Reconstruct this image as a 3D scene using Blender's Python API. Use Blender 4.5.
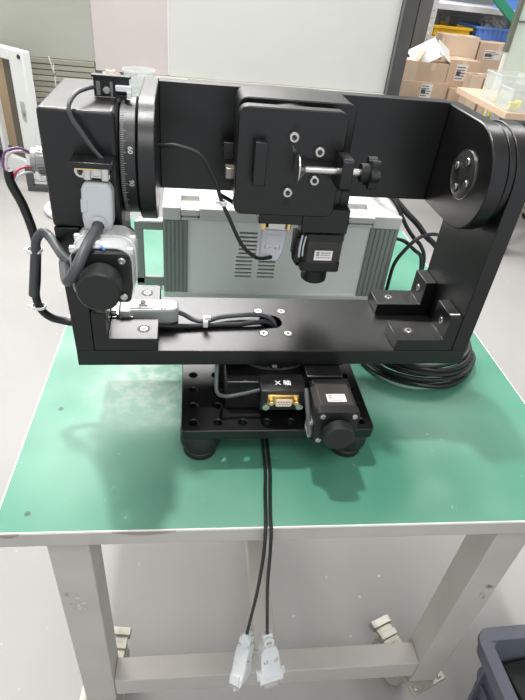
import bpy, bmesh, math, random
from mathutils import Vector, Matrix, Euler
random.seed(7)
S = 0.001
FLOOR = -560.0            # all numbers in millimetres; table surface is z = -47, floor is z = -560
D = bpy.data
for o in list(D.objects): D.objects.remove(o)
scn = bpy.context.scene
COL = scn.collection
def W(x, y, z): return Vector((x, y, z - FLOOR)) * S

# ------------------------------------------------------------------ camera
cd = D.cameras.new('camera'); cam = D.objects.new('camera', cd); COL.objects.link(cam)
cd.sensor_fit = 'HORIZONTAL'; cd.sensor_width = 36; cd.lens = 36 * 527.53 / 525
cd.clip_start = 0.01; cd.clip_end = 50
p, w, r = math.radians(36.4914), math.radians(9.96322), math.radians(-6.49839)
f = Vector((math.sin(w) * math.cos(p), math.cos(w) * math.cos(p), -math.sin(p)))
rt = Vector((math.cos(w), -math.sin(w), 0)); dn = f.cross(rt)
right = rt * math.cos(r) + dn * math.sin(r); down = -rt * math.sin(r) + dn * math.cos(r)
M = Matrix((right, -down, -f)).transposed().to_4x4()
M.translation = W(-5.7815, -385.144, 381.758)
cam.matrix_world = M
scn.camera = cam
scn.view_settings.view_transform = 'Standard'; scn.view_settings.look = 'None'
scn.view_settings.gamma = 1; scn.view_settings.use_curve_mapping = False
scn.view_settings.exposure = 0.0

# ------------------------------------------------------------------ world and lights
wd = D.worlds.new('world'); scn.world = wd; wd.use_nodes = True
bg = wd.node_tree.nodes['Background']; bg.inputs[0].default_value = (0.93, 0.97, 1.0, 1); bg.inputs[1].default_value = 0.95
LAMPS = [  # centre (mm), size x, size y (m), power W
    ((-330, 440, 2250), 0.12, 0.12, 46),
    ((-900, 3250, 2250), 2.9, 2.3, 340),
    ((-1000, 1400, 2250), 1.2, 0.6, 6),
    ((1700, 1900, 2250), 1.2, 0.6, 35),
    ((200, -1300, 2250), 1.2, 0.6, 22),
]
for c, sx, sy, pw in LAMPS:
    ld = D.lights.new('ceiling_lamp_light', 'AREA'); ld.shape = 'RECTANGLE'; ld.size = sx; ld.size_y = sy; ld.energy = pw
    ld.color = (1.0, 0.985, 0.97)
    lo = D.objects.new('ceiling_lamp_light', ld); COL.objects.link(lo); lo.location = W(c[0], c[1], c[2] - 5)

# ------------------------------------------------------------------ materials
def mat(name, col, rough=0.5, metal=0.0, spec=0.5, bump=0.0, bscale=400, var=0.0, vscale=8, col2=None, trans=0.0, alpha=1.0, emit=0, coat=0, ior=1.45, stretch=None):
    m = D.materials.new(name); m.use_nodes = True; nt = m.node_tree; b = nt.nodes['Principled BSDF']
    b.inputs['Base Color'].default_value = (*col, 1); b.inputs['Roughness'].default_value = rough
    b.inputs['Metallic'].default_value = metal; b.inputs['Specular IOR Level'].default_value = spec
    b.inputs['IOR'].default_value = ior
    b.inputs['Transmission Weight'].default_value = trans; b.inputs['Alpha'].default_value = alpha
    b.inputs['Coat Weight'].default_value = coat
    if emit: b.inputs['Emission Color'].default_value = (*col, 1); b.inputs['Emission Strength'].default_value = emit
    tc = nt.nodes.new('ShaderNodeTexCoord'); src = tc.outputs['Object']
    if stretch:
        mp = nt.nodes.new('ShaderNodeMapping'); mp.inputs['Scale'].default_value = stretch; nt.links.new(src, mp.inputs[0]); src = mp.outputs[0]
    if var or col2:
        n = nt.nodes.new('ShaderNodeTexNoise'); n.inputs['Scale'].default_value = vscale; n.inputs['Detail'].default_value = 6
        nt.links.new(src, n.inputs['Vector'])
        mx = nt.nodes.new('ShaderNodeMix'); mx.data_type = 'RGBA'
        c2 = col2 or tuple(min(1, c * (1 - var)) for c in col)
        mx.inputs[6].default_value = (*col, 1); mx.inputs[7].default_value = (*c2, 1)
        rr = nt.nodes.new('ShaderNodeValToRGB'); rr.color_ramp.elements[0].position = 0.4; rr.color_ramp.elements[1].position = 0.65
        nt.links.new(n.outputs['Fac'], rr.inputs[0]); nt.links.new(rr.outputs[0], mx.inputs[0]); nt.links.new(mx.outputs[2], b.inputs['Base Color'])
    if bump:
        n2 = nt.nodes.new('ShaderNodeTexNoise'); n2.inputs['Scale'].default_value = bscale; nt.links.new(src, n2.inputs['Vector'])
        bp = nt.nodes.new('ShaderNodeBump'); bp.inputs['Strength'].default_value = bump; bp.inputs['Distance'].default_value = 0.0005
        nt.links.new(n2.outputs['Fac'], bp.inputs['Height']); nt.links.new(bp.outputs[0], b.inputs['Normal'])
    return m
BLK = mat('black_anodized', (0.005, 0.005, 0.005), 0.32, spec=0.6, bump=0.15, bscale=1500)
BLKM = mat('black_anodized_fine', (0.006, 0.006, 0.006), 0.30, spec=0.62)
BLKP = mat('black_plastic', (0.011, 0.012, 0.012), 0.5)
RUB = mat('black_rubber', (0.012, 0.013, 0.013), 0.45)
CABL = mat('black_cable', (0.013, 0.014, 0.015), 0.36)
CABG = mat('grey_cable', (0.06, 0.065, 0.07), 0.42)
MOTB = mat('motor_laminations', (0.06, 0.052, 0.045), 0.42, 0.4, bump=0.2, bscale=900, stretch=(0.05, 1, 1))
STEEL = mat('steel', (0.62, 0.6, 0.57), 0.28, 1.0)
DARKST = mat('dark_socket', (0.03, 0.028, 0.026), 0.5)
GOLD = mat('brass_plating', (0.80, 0.60, 0.28), 0.3, 1.0)
PINK = mat('port_insulator', (0.75, 0.62, 0.52), 0.5)
HOOD = mat('grey_hood_plastic', (0.52, 0.55, 0.57), 0.42, bump=0.1, bscale=300)
HOODL = mat('pale_hood_plastic', (0.60, 0.62, 0.62), 0.42)
HOODS = mat('silver_hood_plastic', (0.36, 0.38, 0.37), 0.45, 0.2)
WHITE = mat('white_print', (0.82, 0.82, 0.80), 0.5)
GREYPR = mat('grey_print', (0.40, 0.40, 0.40), 0.5)
PAPER = mat('label_paper', (0.78, 0.75, 0.73), 0.55)
INK = mat('label_ink', (0.12, 0.10, 0.10), 0.6)
TIE = mat('white_cable_tie', (0.75, 0.77, 0.78), 0.4)
CLEAR = mat('clear_plastic', (0.9, 0.92, 0.92), 0.10, trans=0.0, alpha=0.42)
CLEAR2 = mat('clear_acrylic', (0.75, 0.80, 0.78), 0.15, alpha=0.3)
FRAMEP = mat('warm_grey_paint', (0.46, 0.44, 0.405), 0.42, var=0.10, vscale=9, bump=0.1, bscale=60)
CASEG = mat('case_grey_green', (0.90, 0.885, 0.85), 0.45, bump=0.1, bscale=900)
CASED = mat('case_dark_grey', (0.27, 0.29, 0.27), 0.5)
CASEW = mat('case_white_plastic', (0.66, 0.65, 0.63), 0.42)
VENT = mat('vent_slot_dark', (0.01, 0.012, 0.012), 0.6)
CARD = mat('cardboard', (0.64, 0.47, 0.34), 0.8, var=0.13, vscale=5)
CARD2 = mat('pale_cardboard', (0.74, 0.57, 0.43), 0.8, var=0.1, vscale=5)
YEL = mat('yellow_plastic', (0.85, 0.55, 0.03), 0.45)
LEMON = mat('lemon_yellow_plastic', (0.9, 0.78, 0.02), 0.45)
BLUE = mat('blue_plastic', (0.13, 0.27, 0.72), 0.45)
GRN = mat('green_tube_paint', (0.05, 0.30, 0.19), 0.5)
RACKW = mat('rack_white', (0.72, 0.72, 0.76), 0.5)
CRATE = mat('crate_blue_grey', (0.13, 0.14, 0.175), 0.42, var=0.15, vscale=10)
PILL = mat('pillar_charcoal', (0.075, 0.077, 0.075), 0.5, var=0.15, vscale=4)
PILL2 = mat('pillar_mid_grey', (0.16, 0.16, 0.155), 0.55)
WFRAME = mat('white_painted_steel', (0.72, 0.74, 0.72), 0.4)
WOOD = mat('brown_plywood', (0.42, 0.31, 0.19), 0.6, var=0.3, vscale=6, stretch=(1, 1, 0.15))
PURP = mat('purple_print', (0.35, 0.05, 0.45), 0.5)
REDM = mat('red_wire', (0.6, 0.05, 0.12), 0.4); PINKW = mat('pale_wire', (0.75, 0.6, 0.65), 0.4); VIO = mat('violet_wire', (0.16, 0.08, 0.22), 0.4)
CAST = mat('zinc_casting', (0.52, 0.50, 0.44), 0.38, 0.6, var=0.35, vscale=40)
WHEEL = mat('wheel_grey', (0.35, 0.34, 0.31), 0.6)
DIFF = mat('lit_lamp_diffuser', (1.0, 0.985, 0.97), 0.6, emit=1.2)
WALLM = mat('wall_paint', (0.62, 0.63, 0.61), 0.7, var=0.05, vscale=1)
CEILM = mat('ceiling_paint', (0.8, 0.8, 0.8), 0.8)

SP1 = (-0.274, -0.323); SP2 = (-0.273, -0.183)
def nodes_green():
    m = D.materials.new('green_bench_mat'); m.use_nodes = True; nt = m.node_tree; b = nt.nodes['Principled BSDF']; L = nt.links
    tc = nt.nodes.new('ShaderNodeTexCoord')
    def noise(s, d=5, vec=None):
        n = nt.nodes.new('ShaderNodeTexNoise'); n.inputs['Scale'].default_value = s; n.inputs['Detail'].default_value = d
        L.new(vec or tc.outputs['Object'], n.inputs['Vector']); return n.outputs['Fac']
    def ramp(x, a, b_, v0=0, v1=1):
        n = nt.nodes.new('ShaderNodeMapRange'); n.inputs['From Min'].default_value = a; n.inputs['From Max'].default_value = b_
        n.inputs['To Min'].default_value = v0; n.inputs['To Max'].default_value = v1; L.new(x, n.inputs['Value']); return n.outputs[0]
    def mix(fac, c1, c2):
        n = nt.nodes.new('ShaderNodeMix'); n.data_type = 'RGBA'
        L.new(fac, n.inputs[0])
        for i, c in ((6, c1), (7, c2)):
            if isinstance(c, tuple): n.inputs[i].default_value = (*c, 1)
            else: L.new(c, n.inputs[i])
        return n.outputs[2]
    c = mix(ramp(noise(7), .35, .7), (0.065, 0.225, 0.15), (0.095, 0.27, 0.19))
    # scuffed worn patch left of the breadboard
    sep = nt.nodes.new('ShaderNodeSeparateXYZ'); L.new(tc.outputs['Object'], sep.inputs[0])
    def dist(cx, cy, rx, ry):
        v = nt.nodes.new('ShaderNodeVectorMath'); v.operation = 'SUBTRACT'; L.new(tc.outputs['Object'], v.inputs[0]); v.inputs[1].default_value = (cx, cy, 0)
        s = nt.nodes.new('ShaderNodeVectorMath'); s.operation = 'MULTIPLY'; L.new(v.outputs[0], s.inputs[0]); s.inputs[1].default_value = (1 / rx, 1 / ry, 0)
        l = nt.nodes.new('ShaderNodeVectorMath'); l.operation = 'LENGTH'; L.new(s.outputs[0], l.inputs[0]); return l.outputs['Value']
    def mathn(op, a, b2):
        n = nt.nodes.new('ShaderNodeMath'); n.operation = op
        for i, q in enumerate((a, b2)):
            if isinstance(q, (int, float)): n.inputs[i].default_value = q
            else: L.new(q, n.inputs[i])
        return n.outputs[0]
    patch = ramp(mathn('ADD', dist(-0.178, -0.145, 0.075, 0.085), mathn('MULTIPLY', noise(14), 0.9)), 1.45, 0.85)
    crackle = mathn('MULTIPLY', ramp(noise(60, 8), .40, .60, .25, 1.0), ramp(noise(160, 3), .35, .6, .6, 1.0))
    c = mix(mathn('MULTIPLY', mathn('MULTIPLY', patch, crackle), 0.72), c, (0.46, 0.50, 0.45))
    c = mix(mathn('MULTIPLY', ramp(noise(3.5, 3), .45, .75), 0.28), c, (0.33, 0.50, 0.40))
    specks = ramp(noise(110, 2), .73, .80, 0, .45)
    c = mix(specks, c, (0.35, 0.52, 0.42))
    d1 = dist(SP1[0], SP1[1], 0.0028, 0.0028); c = mix(ramp(d1, 1.2, .8), c, (0.06, 0.10, 0.09))
    d2 = dist(SP2[0], SP2[1], 0.003, 0.003); c = mix(ramp(d2, 1.2, .8), c, (0.06, 0.10, 0.09))
    L.new(c, b.inputs['Base Color']); L.new(ramp(noise(20), .3, .7, .30, .42), b.inputs['Roughness'])
    bp = nt.nodes.new('ShaderNodeBump'); bp.inputs['Strength'].default_value = .25; bp.inputs['Distance'].default_value = .0006
    L.new(noise(35), bp.inputs['Height']); L.new(bp.outputs[0], b.inputs['Normal'])
    b.inputs['Specular IOR Level'].default_value = 0.22
    return m
GREEN = nodes_green()
def nodes_floor():
    m = mat('epoxy_floor', (0.345, 0.335, 0.325), 0.55, spec=0.3, var=0.12, vscale=1.3, bump=0.15, bscale=12)
    nt = m.node_tree; b = nt.nodes['Principled BSDF']; L = nt.links
    old = b.inputs['Base Color'].links[0].from_socket
    tc = nt.nodes.new('ShaderNodeTexCoord'); n = nt.nodes.new('ShaderNodeTexNoise'); n.inputs['Scale'].default_value = 45; n.inputs['Detail'].default_value = 1
    L.new(tc.outputs['Object'], n.inputs['Vector'])
    rr = nt.nodes.new('ShaderNodeMapRange'); rr.inputs['From Min'].default_value = .77; rr.inputs['From Max'].default_value = .83; L.new(n.outputs['Fac'], rr.inputs['Value'])
    mx = nt.nodes.new('ShaderNodeMix'); mx.data_type = 'RGBA'; L.new(rr.outputs[0], mx.inputs[0]); L.new(old, mx.inputs[6]); mx.inputs[7].default_value = (0.60, 0.61, 0.61, 1)
    L.new(mx.outputs[2], b.inputs['Base Color']); return m
FLOORM = nodes_floor()
PANEL = mat('cabinet_panel_pale', (0.64, 0.65, 0.62), 0.30, spec=0.5, var=0.06, vscale=1.2)
PANELP = mat('cabinet_panel_pinkish', (0.62, 0.555, 0.54), 0.30, var=0.08, vscale=1.5)
PANELG = mat('cabinet_pane_green_reflection', (0.42, 0.43, 0.375), 0.25, var=0.12, vscale=2.5, stretch=(0.4, 1, 2))
SLAT = mat('slat_beige', (0.40, 0.39, 0.33), 0.5, var=0.2, vscale=5)
SLATD = mat('slat_gap_brown', (0.24, 0.23, 0.19), 0.6)
GLASSG = mat('green_tinted_sheet', (0.62, 0.74, 0.68), 0.2, alpha=0.82)

# ------------------------------------------------------------------ mesh helpers (mm)
def box(bm, x0, x1, y0, y1, z0, z1, M=None):
    vs = [bm.verts.new((x, y, z)) for x in (x0, x1) for y in (y0, y1) for z in (z0, z1)]
    for q in ((0, 1, 3, 2), (4, 6, 7, 5), (0, 4, 5, 1), (2, 3, 7, 6), (0, 2, 6, 4), (1, 5, 7, 3)): bm.faces.new([vs[i] for i in q])
    if M is not None: bmesh.ops.transform(bm, matrix=M, verts=vs)
    return vs
AX = {'z': Matrix.Identity(4), 'x': Matrix(((0, 0, 1, 0), (1, 0, 0, 0), (0, 1, 0, 0), (0, 0, 0, 1))), 'y': Matrix(((1, 0, 0, 0), (0, 0, 1, 0), (0, -1, 0, 0), (0, 0, 0, 1)))}
# AX maps local z onto the named axis: x: (a,b,c)->(c,a,b);  y: (a,b,c)->(a,c,-b)
def lathe(bm, prof, c, axis='z', n=32, M=None):
    """prof: list of (radius, height along axis); c centre."""
    rings = []
    allv = []
    for (rr, h) in prof:
        if rr <= 1e-6: v = bm.verts.new((0, 0, h)); rings.append([v]); allv.append(v)
        else:
            rg = [bm.verts.new((rr * math.cos(2 * math.pi * i / n), rr * math.sin(2 * math.pi * i / n), h)) for i in range(n)]; rings.append(rg); allv += rg
    for a, b in zip(rings, rings[1:]):
        if len(a) == 1 and len(b) == 1: continue
        for i in range(n):
            j = (i + 1) % n
            if len(a) == 1: bm.faces.new((a[0], b[i], b[j]))
            elif len(b) == 1: bm.faces.new((a[i], a[j], b[0]))
            else: bm.faces.new((a[i], a[j], b[j], b[i]))
    for rg in (rings[0], rings[-1]):
        if len(rg) > 1: bm.faces.new(rg)
    T = Matrix.Translation(Vector(c)) @ (M.to_4x4() if M is not None else AX[axis])
    bmesh.ops.transform(bm, matrix=T, verts=allv)
    return allv
def cyl(bm, c, r, h0, h1, axis='z', n=32, ch=0.6, M=None):
    return lathe(bm, [(r - ch, h0), (r, h0 + ch), (r, h1 - ch), (r - ch, h1)], c, axis, n, M)
def circ(cx, cy, r, n=24): return [(cx + r * math.cos(2 * math.pi * i / n), cy + r * math.sin(2 * math.pi * i / n)) for i in range(n)]
def rrect(x0, x1, y0, y1, r, n=5):
    pts = []
    for cx, cy, a0 in ((x1 - r, y1 - r, 0), (x0 + r, y1 - r, 90), (x0 + r, y0 + r, 180), (x1 - r, y0 + r, 270)):
        for i in range(n + 1):
            a = math.radians(a0 + 90 * i / n); pts.append((cx + r * math.cos(a), cy + r * math.sin(a)))
    return pts
def plate(bm, outline, holes, h0, h1, axis='z', M=None):
    loops = [outline] + holes; new = []
    top, bot, edges = [], [], []
    for lp in loops:
        t = [bm.verts.new((x, y, h1)) for x, y in lp]; b = [bm.verts.new((x, y, h0)) for x, y in lp]
        top.append(t); bot.append(b); new += t + b
    for lvl in (top, bot):
        es = []
        for lp in lvl:
            for i in range(len(lp)): es.append(bm.edges.new((lp[i], lp[(i + 1) % len(lp)])))
        if len(loops) == 1: bm.faces.new(lvl[0])
        else: bmesh.ops.triangle_fill(bm, use_beauty=True, use_dissolve=False, edges=es)
    for t, b in zip(top, bot):
        for i in range(len(t)):
            j = (i + 1) % len(t); bm.faces.new((t[i], t[j], b[j], b[i]))
    T = (M if M is not None else AX[axis]); bmesh.ops.transform(bm, matrix=T, verts=new)
    return new
def catmull(pts, k=8):
    P = [Vector(q) for q in pts]; P = [2 * P[0] - P[1]] + P + [2 * P[-1] - P[-2]]; out = []
    for i in range(1, len(P) - 2):
        for j in range(k):
            t = j / k; a, b, c, d = P[i - 1:i + 3]
            out.append(0.5 * ((2 * b) + (c - a) * t + (2 * a - 5 * b + 4 * c - d) * t * t + (-a + 3 * b - 3 * c + d) * t ** 3))
    out.append(P[-2]); return out
def tube(bm, pts, r, n=10, k=8, smooth=True):
    path = catmull(pts, k) if smooth else [Vector(q) for q in pts]
    up = Vector((0.13, 0.2, 1)).normalized(); prev = None; rings = []
    for i, q in enumerate(path):
        t = (path[min(i + 1, len(path) - 1)] - path[max(i - 1, 0)]).normalized()
        if prev is None: nn = up.cross(t); nn = nn.normalized() if nn.length > 1e-3 else Vector((1, 0, 0))
        else: nn = (prev - t * prev.dot(t)).normalized()
        prev = nn; bb = t.cross(nn)
        rr = r[min(len(r) - 1, int(i / len(path) * len(r)))] if isinstance(r, (list, tuple)) else r
        rings.append([bm.verts.new(q + (nn * math.cos(2 * math.pi * j / n) + bb * math.sin(2 * math.pi * j / n)) * rr) for j in range(n)])
    for a, b in zip(rings, rings[1:]):
        for j in range(n): bm.faces.new((a[j], a[(j + 1) % n], b[(j + 1) % n], b[j]))
    bm.faces.new(rings[0]); bm.faces.new(rings[-1])

class B:
    """mesh collector"""
    def __init__(s): s.bm = bmesh.new()
    def __getattr__(s, k):
        fn = {'box': box, 'lathe': lathe, 'cyl': cyl, 'plate': plate, 'tube': tube}[k]
        def g(*a, **kw): fn(s.bm, *a, **kw); return s
        return g
OFF = {}
def part(name, b, m, parent=None, bevel=0.0, smooth=True, off=None, rot=0.0, seg=2):
    """b: B in mm coordinates of the thing's frame; parent's offset is subtracted."""
    bm = b.bm
    bmesh.ops.recalc_face_normals(bm, faces=bm.faces)
    of = Vector(off) if off is not None else (OFF.get(parent.name, Vector((0, 0, 0))) if parent else Vector((0, 0, FLOOR)))
    for v in bm.verts: v.co = (v.co - of) * S
    me = D.meshes.new(name); bm.to_mesh(me); bm.free(); me.materials.append(m)
    if smooth:
        for q in me.polygons: q.use_smooth = True
        try: me.set_sharp_from_angle(angle=math.radians(35))
        except Exception: pass
    o = D.objects.new(name, me); COL.objects.link(o)
    if parent: o.parent = parent
    OFF[o.name] = of
    if rot and not (parent and parent.rotation_euler.z): o.rotation_euler.z = rot; o.location.y = UY * S
    if bevel:
        md = o.modifiers.new('bevel', 'BEVEL'); md.width = bevel * S; md.segments = seg; md.limit_method = 'ANGLE'; md.angle_limit = math.radians(40)
        md.harden_normals = False
    return o
def tag(o, label, cat, group=None, kind=None):
    o['label'] = label; o['category'] = cat
    if group: o['group'] = group
    if kind: o['kind'] = kind
    return o
def thing(name, x, y, z, label, cat, group=None, centred=False):
    """Empty at base; parts given in world mm (or, centred, with x,y relative to it)."""
    o = D.objects.new(name, None); COL.objects.link(o); o.location = W(x, y, z); o.empty_display_size = 0.02
    OFF[o.name] = Vector((0, 0, z)) if centred else Vector((x, y, z))
    return tag(o, label, cat, group)
def single(name, b, m, base, label, cat, group=None, bevel=0.0, smooth=True):
    o = part(name, b, m, None, bevel, smooth, off=base); o.location = W(*base); return tag(o, label, cat, group)
def struct(name, b, m, bevel=0, smooth=False):
    o = part(name, b, m, None, bevel, smooth); o['kind'] = 'structure'; return o
def text_part(name, s, size, m, parent, Mt, depth=0.12, rot=0.0):
    cu = D.curves.new('t', 'FONT'); cu.body = s; cu.size = size; cu.extrude = depth; cu.align_x = 'CENTER'; cu.align_y = 'CENTER'; cu.offset = size * 0.012
    to = D.objects.new('t', cu); COL.objects.link(to); dg = bpy.context.evaluated_depsgraph_get()
    me = D.meshes.new_from_object(to.evaluated_get(dg)); D.objects.remove(to); D.curves.remove(cu)
    b = B(); b.bm.from_mesh(me); D.meshes.remove(me); bmesh.ops.transform(b.bm, matrix=Mt, verts=b.bm.verts)
    return part(name, b, m, parent, smooth=False, rot=rot)
def Tr(x, y, z): return Matrix.Translation((x, y, z))
def frame(o, zdir, xdir=(1, 0, 0)):
    z = Vector(zdir).normalized(); x = Vector(xdir); x = (x - z * x.dot(z)).normalized(); y = z.cross(x)
    m = Matrix((x, y, z)).transposed().to_4x4(); m.translation = Vector(o); return m

# ------------------------------------------------------------------ room shell
struct('floor', B().box(-3600, 4600, -1600, 5505, FLOOR - 60, FLOOR), FLOORM)
struct('wall_back', B().box(-3600, 4600, 5505, 5585, FLOOR, 2300), WALLM)
struct('wall_left', B().box(-3680, -3600, -1600, 5585, FLOOR, 2300), WALLM)
struct('wall_right', B().box(4600, 4680, -1600, 5585, FLOOR, 2300), WALLM)
struct('ceiling', B().box(-3600, 4600, -1600, 5505, 2300, 2360), CEILM)
struct('baseboard_back', B().box(-3600, 4600, 5490, 5505, FLOOR, FLOOR + 90), PILL2)
for i, (c, sx, sy, pw) in enumerate(LAMPS):
    hx, hy = sx * 500 + 14, sy * 500 + 14
    lampname = ['small square ceiling lamp above the green table', 'very large ceiling light panel at the far end of the hall', 'ceiling light panel above the pale cabinet',
                'ceiling light panel over the cardboard boxes', 'narrow ceiling light behind the photographer'][i]
    t = thing('ceiling_light', c[0], c[1], c[2], lampname, 'ceiling light')
    b = B(); 
    b.box(c[0] - hx, c[0] + hx, c[1] - hy, c[1] + hy, c[2] + 2, c[2] + 50)
    part('lamp_housing', b, WFRAME, t)
    b = B(); b.box(c[0] - hx + 14, c[0] + hx - 14, c[1] - hy + 14, c[1] + hy - 14, c[2] + 0, c[2] + 2); part('lit_diffuser', b, DIFF, t)

# ------------------------------------------------------------------ table
TZ = -47.0; RT = math.radians(-0.9)
t = thing('work_table', 128, 250, FLOOR, 'small steel trolley table with worn green rubber top carrying the black rig', 'table')
t.rotation_euler.z = RT
def tp(name, b, m, bevel=0, **k):
    o = part(name, b, m, t, bevel, **k); return o
tx0, tx1, ty0, ty1 = -172, 427, -93, 605
tp('tabletop_mat', B().box(tx0, tx1, ty0, ty1, TZ - 2, TZ), GREEN, 0.4)
# pale steel tray edge under the mat, with two worn notches where the mat lip is chipped
b = B(); b.box(tx0, tx1, ty0, ty1, TZ - 22, TZ - 2.2)
tp('tabletop_frame', b, FRAMEP, 1.2)
EDGE = mat('worn_white_edge', (0.78, 0.77, 0.74), 0.4)
b = B(); b.box(tx0 - .6, tx1 + .6, ty0 - 0.8, ty0 + .4, TZ - 2.4, TZ + .2); b.box(tx0 - .8, tx0 + .4, ty0, ty1, TZ - 2.4, TZ + .2); b.box(tx1 - .4, tx1 + .8, ty0, ty1, TZ - 2.4, TZ + .2)
tp('edge_trim', b, EDGE, 0.2)
for xx0, xx1 in ((-168, -148), (-68, -10)):
    b = B(); n = 12
    pts = [(xx0 + (xx1 - xx0) * i / n, TZ - 1.5 - 4.5 * math.sin(math.pi * i / n)) for i in range(n + 1)]
    pts = pts + [(xx1, TZ - 1.2), (xx0, TZ - 1.2)]
    b.plate(pts, [], -.5, .3, M=Matrix(((1, 0, 0, 0), (0, 0, 1, ty0 - 1.0), (0, 1, 0, 0), (0, 0, 0, 1))))
    o = tp('chipped_edge', b, mat('chip_brown', (0.30, 0.25, 0.20), 0.7), 0); o['label'] = 'brown chipped notch in the table edge'
LEG0 = -462
legs = [(-134, -80), (330, -80), (-134, 552), (330, 552)]
for lx, ly in legs:
    tp('leg', B().box(lx, lx + 40, ly, ly + 40, LEG0, TZ - 22), FRAMEP, 1.5)
for ly in (-80, 552):
    tp('crossbar', B().box(-94, 330, ly + 1, ly + 31, -444, -402), FRAMEP, 1.5)
tp('middle_bar', B().box(97, 127, -49, 551.8, -440, -404), FRAMEP, 1.5)
# peeled tape / scuffs on the legs as thin raised flakes
FLK = mat('peeled_tape', (0.62, 0.60, 0.57), 0.5, col2=(0.30, 0.28, 0.26), vscale=60)
for lx, z0, n in ((-127, -175, 11), (355, -190, 9)):
    b = B()
    for i in range(n):
        a = random.uniform(0, 6.28); cx = lx + random.uniform(0, 18 if lx < 0 else 6) + (0); cz = z0 - random.uniform(0, 35)
        rr = random.uniform(2, 5)
        pts = [(cx + rr * random.uniform(.5, 1.3) * math.cos(q * 1.0472 + a), cz + rr * random.uniform(.5, 1.3) * math.sin(q * 1.0472 + a)) for q in range(6)]
        b.plate(pts, [], 0, .35, M=Matrix(((1, 0, 0, 0), (0, 0, 1, -80.5), (0, 1, 0, 0), (0, 0, 0, 1))))
    o = tp('tape_residue', b, FLK, 0); o['kind'] = 'stuff'
# glue stain at the joint
for (lx, ly), ang in zip(legs, (84, 111, 100, 80)):
    cx, cy = lx + 20, ly + 20
    R = Matrix.Translation((cx, cy, 0)) @ Matrix.Rotation(math.radians(ang), 4, 'Z')
    b = B(); b.box(-30, 30, -30, 30, LEG0 - 6, LEG0, M=R)
    for sx in (-22, 22):
        for sy in (-22, 22): b.cyl(R @ Vector((sx, sy, LEG0)), 4.5, 0, 4, n=8)
    # fork, two cheeks trailing away from the leg
    for s in (-19, 16): 
        pts = [(-18, LEG0 - 6), (22, LEG0 - 6), (52, -515), (48, -532), (36, -532), (-10, -485)]
        b.plate(pts, [], s, s + 3, M=R @ Matrix(((1, 0, 0, 0), (0, 0, 1, 0), (0, 1, 0, 0), (0, 0, 0, 1))) @ Matrix.Rotation(0, 4, 'Z'))
    b.box(-16, 24, -19, 19, LEG0 - 12, LEG0 - 6, M=R)
    c = tp('caster', b, CAST, 0.8)
    wb = B(); Mr = R @ Tr(41, 0, -524); Mw = (R.to_3x3().to_4x4()) @ AX['y']; wb.lathe([(8, -15), (34, -15), (36, -12), (36, 12), (34, 15), (8, 15)], R @ Vector((41, 0, -524)), M=Mw, n=28)
    part('wheel', wb, WHEEL, c, off=OFF[t.name])
    lb = B()
    lb.box(30, 86, -14, 14, -492, -486, M=R); lb.box(80, 92, -17, 17, -496, -482, M=R); lb.box(60, 70, -15, 15, -488, -483, M=R); lb.tube([R @ Vector((26, -14, -493)), R @ Vector((52, -14, -494)), R @ Vector((72, -12, -499))], 3, n=6)
    lb.cyl(R @ Vector((44, 0, -486)), 7, 0, 7, n=12)
    part('brake_lever', lb, CAST, c, 1, off=OFF[t.name])

# ------------------------------------------------------------------ the motorised rig
RU = math.radians(0.9)
UY = -1.2
g = thing('motorized_gimbal_rig', 87.5, 87.5, TZ, 'black anodized two-axis motorized gimbal on a perforated base plate, standing on the green table', 'machine', centred=True)
def gp(name, b, m, bevel=0.0, up=False, parent=None, **k): return part(name, b, m, parent or g, bevel, rot=(RU if up else 0), **k)
def sub(name, b, m, parent, bevel=0.0): 
    return part(name, b, m, parent, bevel)
# breadboard (centred coordinates: world x,y minus 87.5)
b = B(); hol = [circ(-87.5 + 25 * i, -87.5 + 25 * j, 4.3, 16) for i in range(8) for j in range(8)]
b.plate(rrect(-100, 100, -100, 100, 6), hol, -12, 0)
bb = gp('perforated_base_plate', b, BLK, 0.9)
for sx in (-1, 1):
    for sy in (-1, 1):
        b = B(); b.lathe([(15, -47), (17.5, -45), (18, -39), (15.8, -37), (15.8, -35.5), (20, -33), (21, -30), (21, -17), (19, -12)], (sx * 80, sy * 80, 0), n=32)
        gp('post_foot', b, BLKP)
# lower rotary stage
b = B(); b.box(-55, 30, -68, 55, 1, 37); b.plate(rrect(-62, 34, -30, 50, 12), [], 1, 37)
gp('lower_stage_body', b, BLKM, 1.2)
b = B(); b.cyl((-2, 0, 0), 50, 37, 47.3, n=64, ch=.8)
ld_ = gp('lower_dial_ring', b, BLKM)
b = B()
for i in range(-42, 43):
    a = math.radians(-90 + i * 2); L_ = 4.0 if i % 5 == 0 else 2.4
    q = box(b.bm, -0.12, 0.12, 0, 0.2, 0, L_, M=Tr(-2, 0, 38.0) @ Matrix.Rotation(a + math.pi / 2, 4, 'Z') @ Tr(0, -50.1, 0))
sub('scale_marks', b, GREYPR, ld_)
text_part('scale_number', '90', 5.2, GREYPR, ld_, frame((-2 + 50.2 * math.cos(math.radians(-93)), 50.2 * math.sin(math.radians(-93)), 43.3), (0, -1, 0)))
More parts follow.
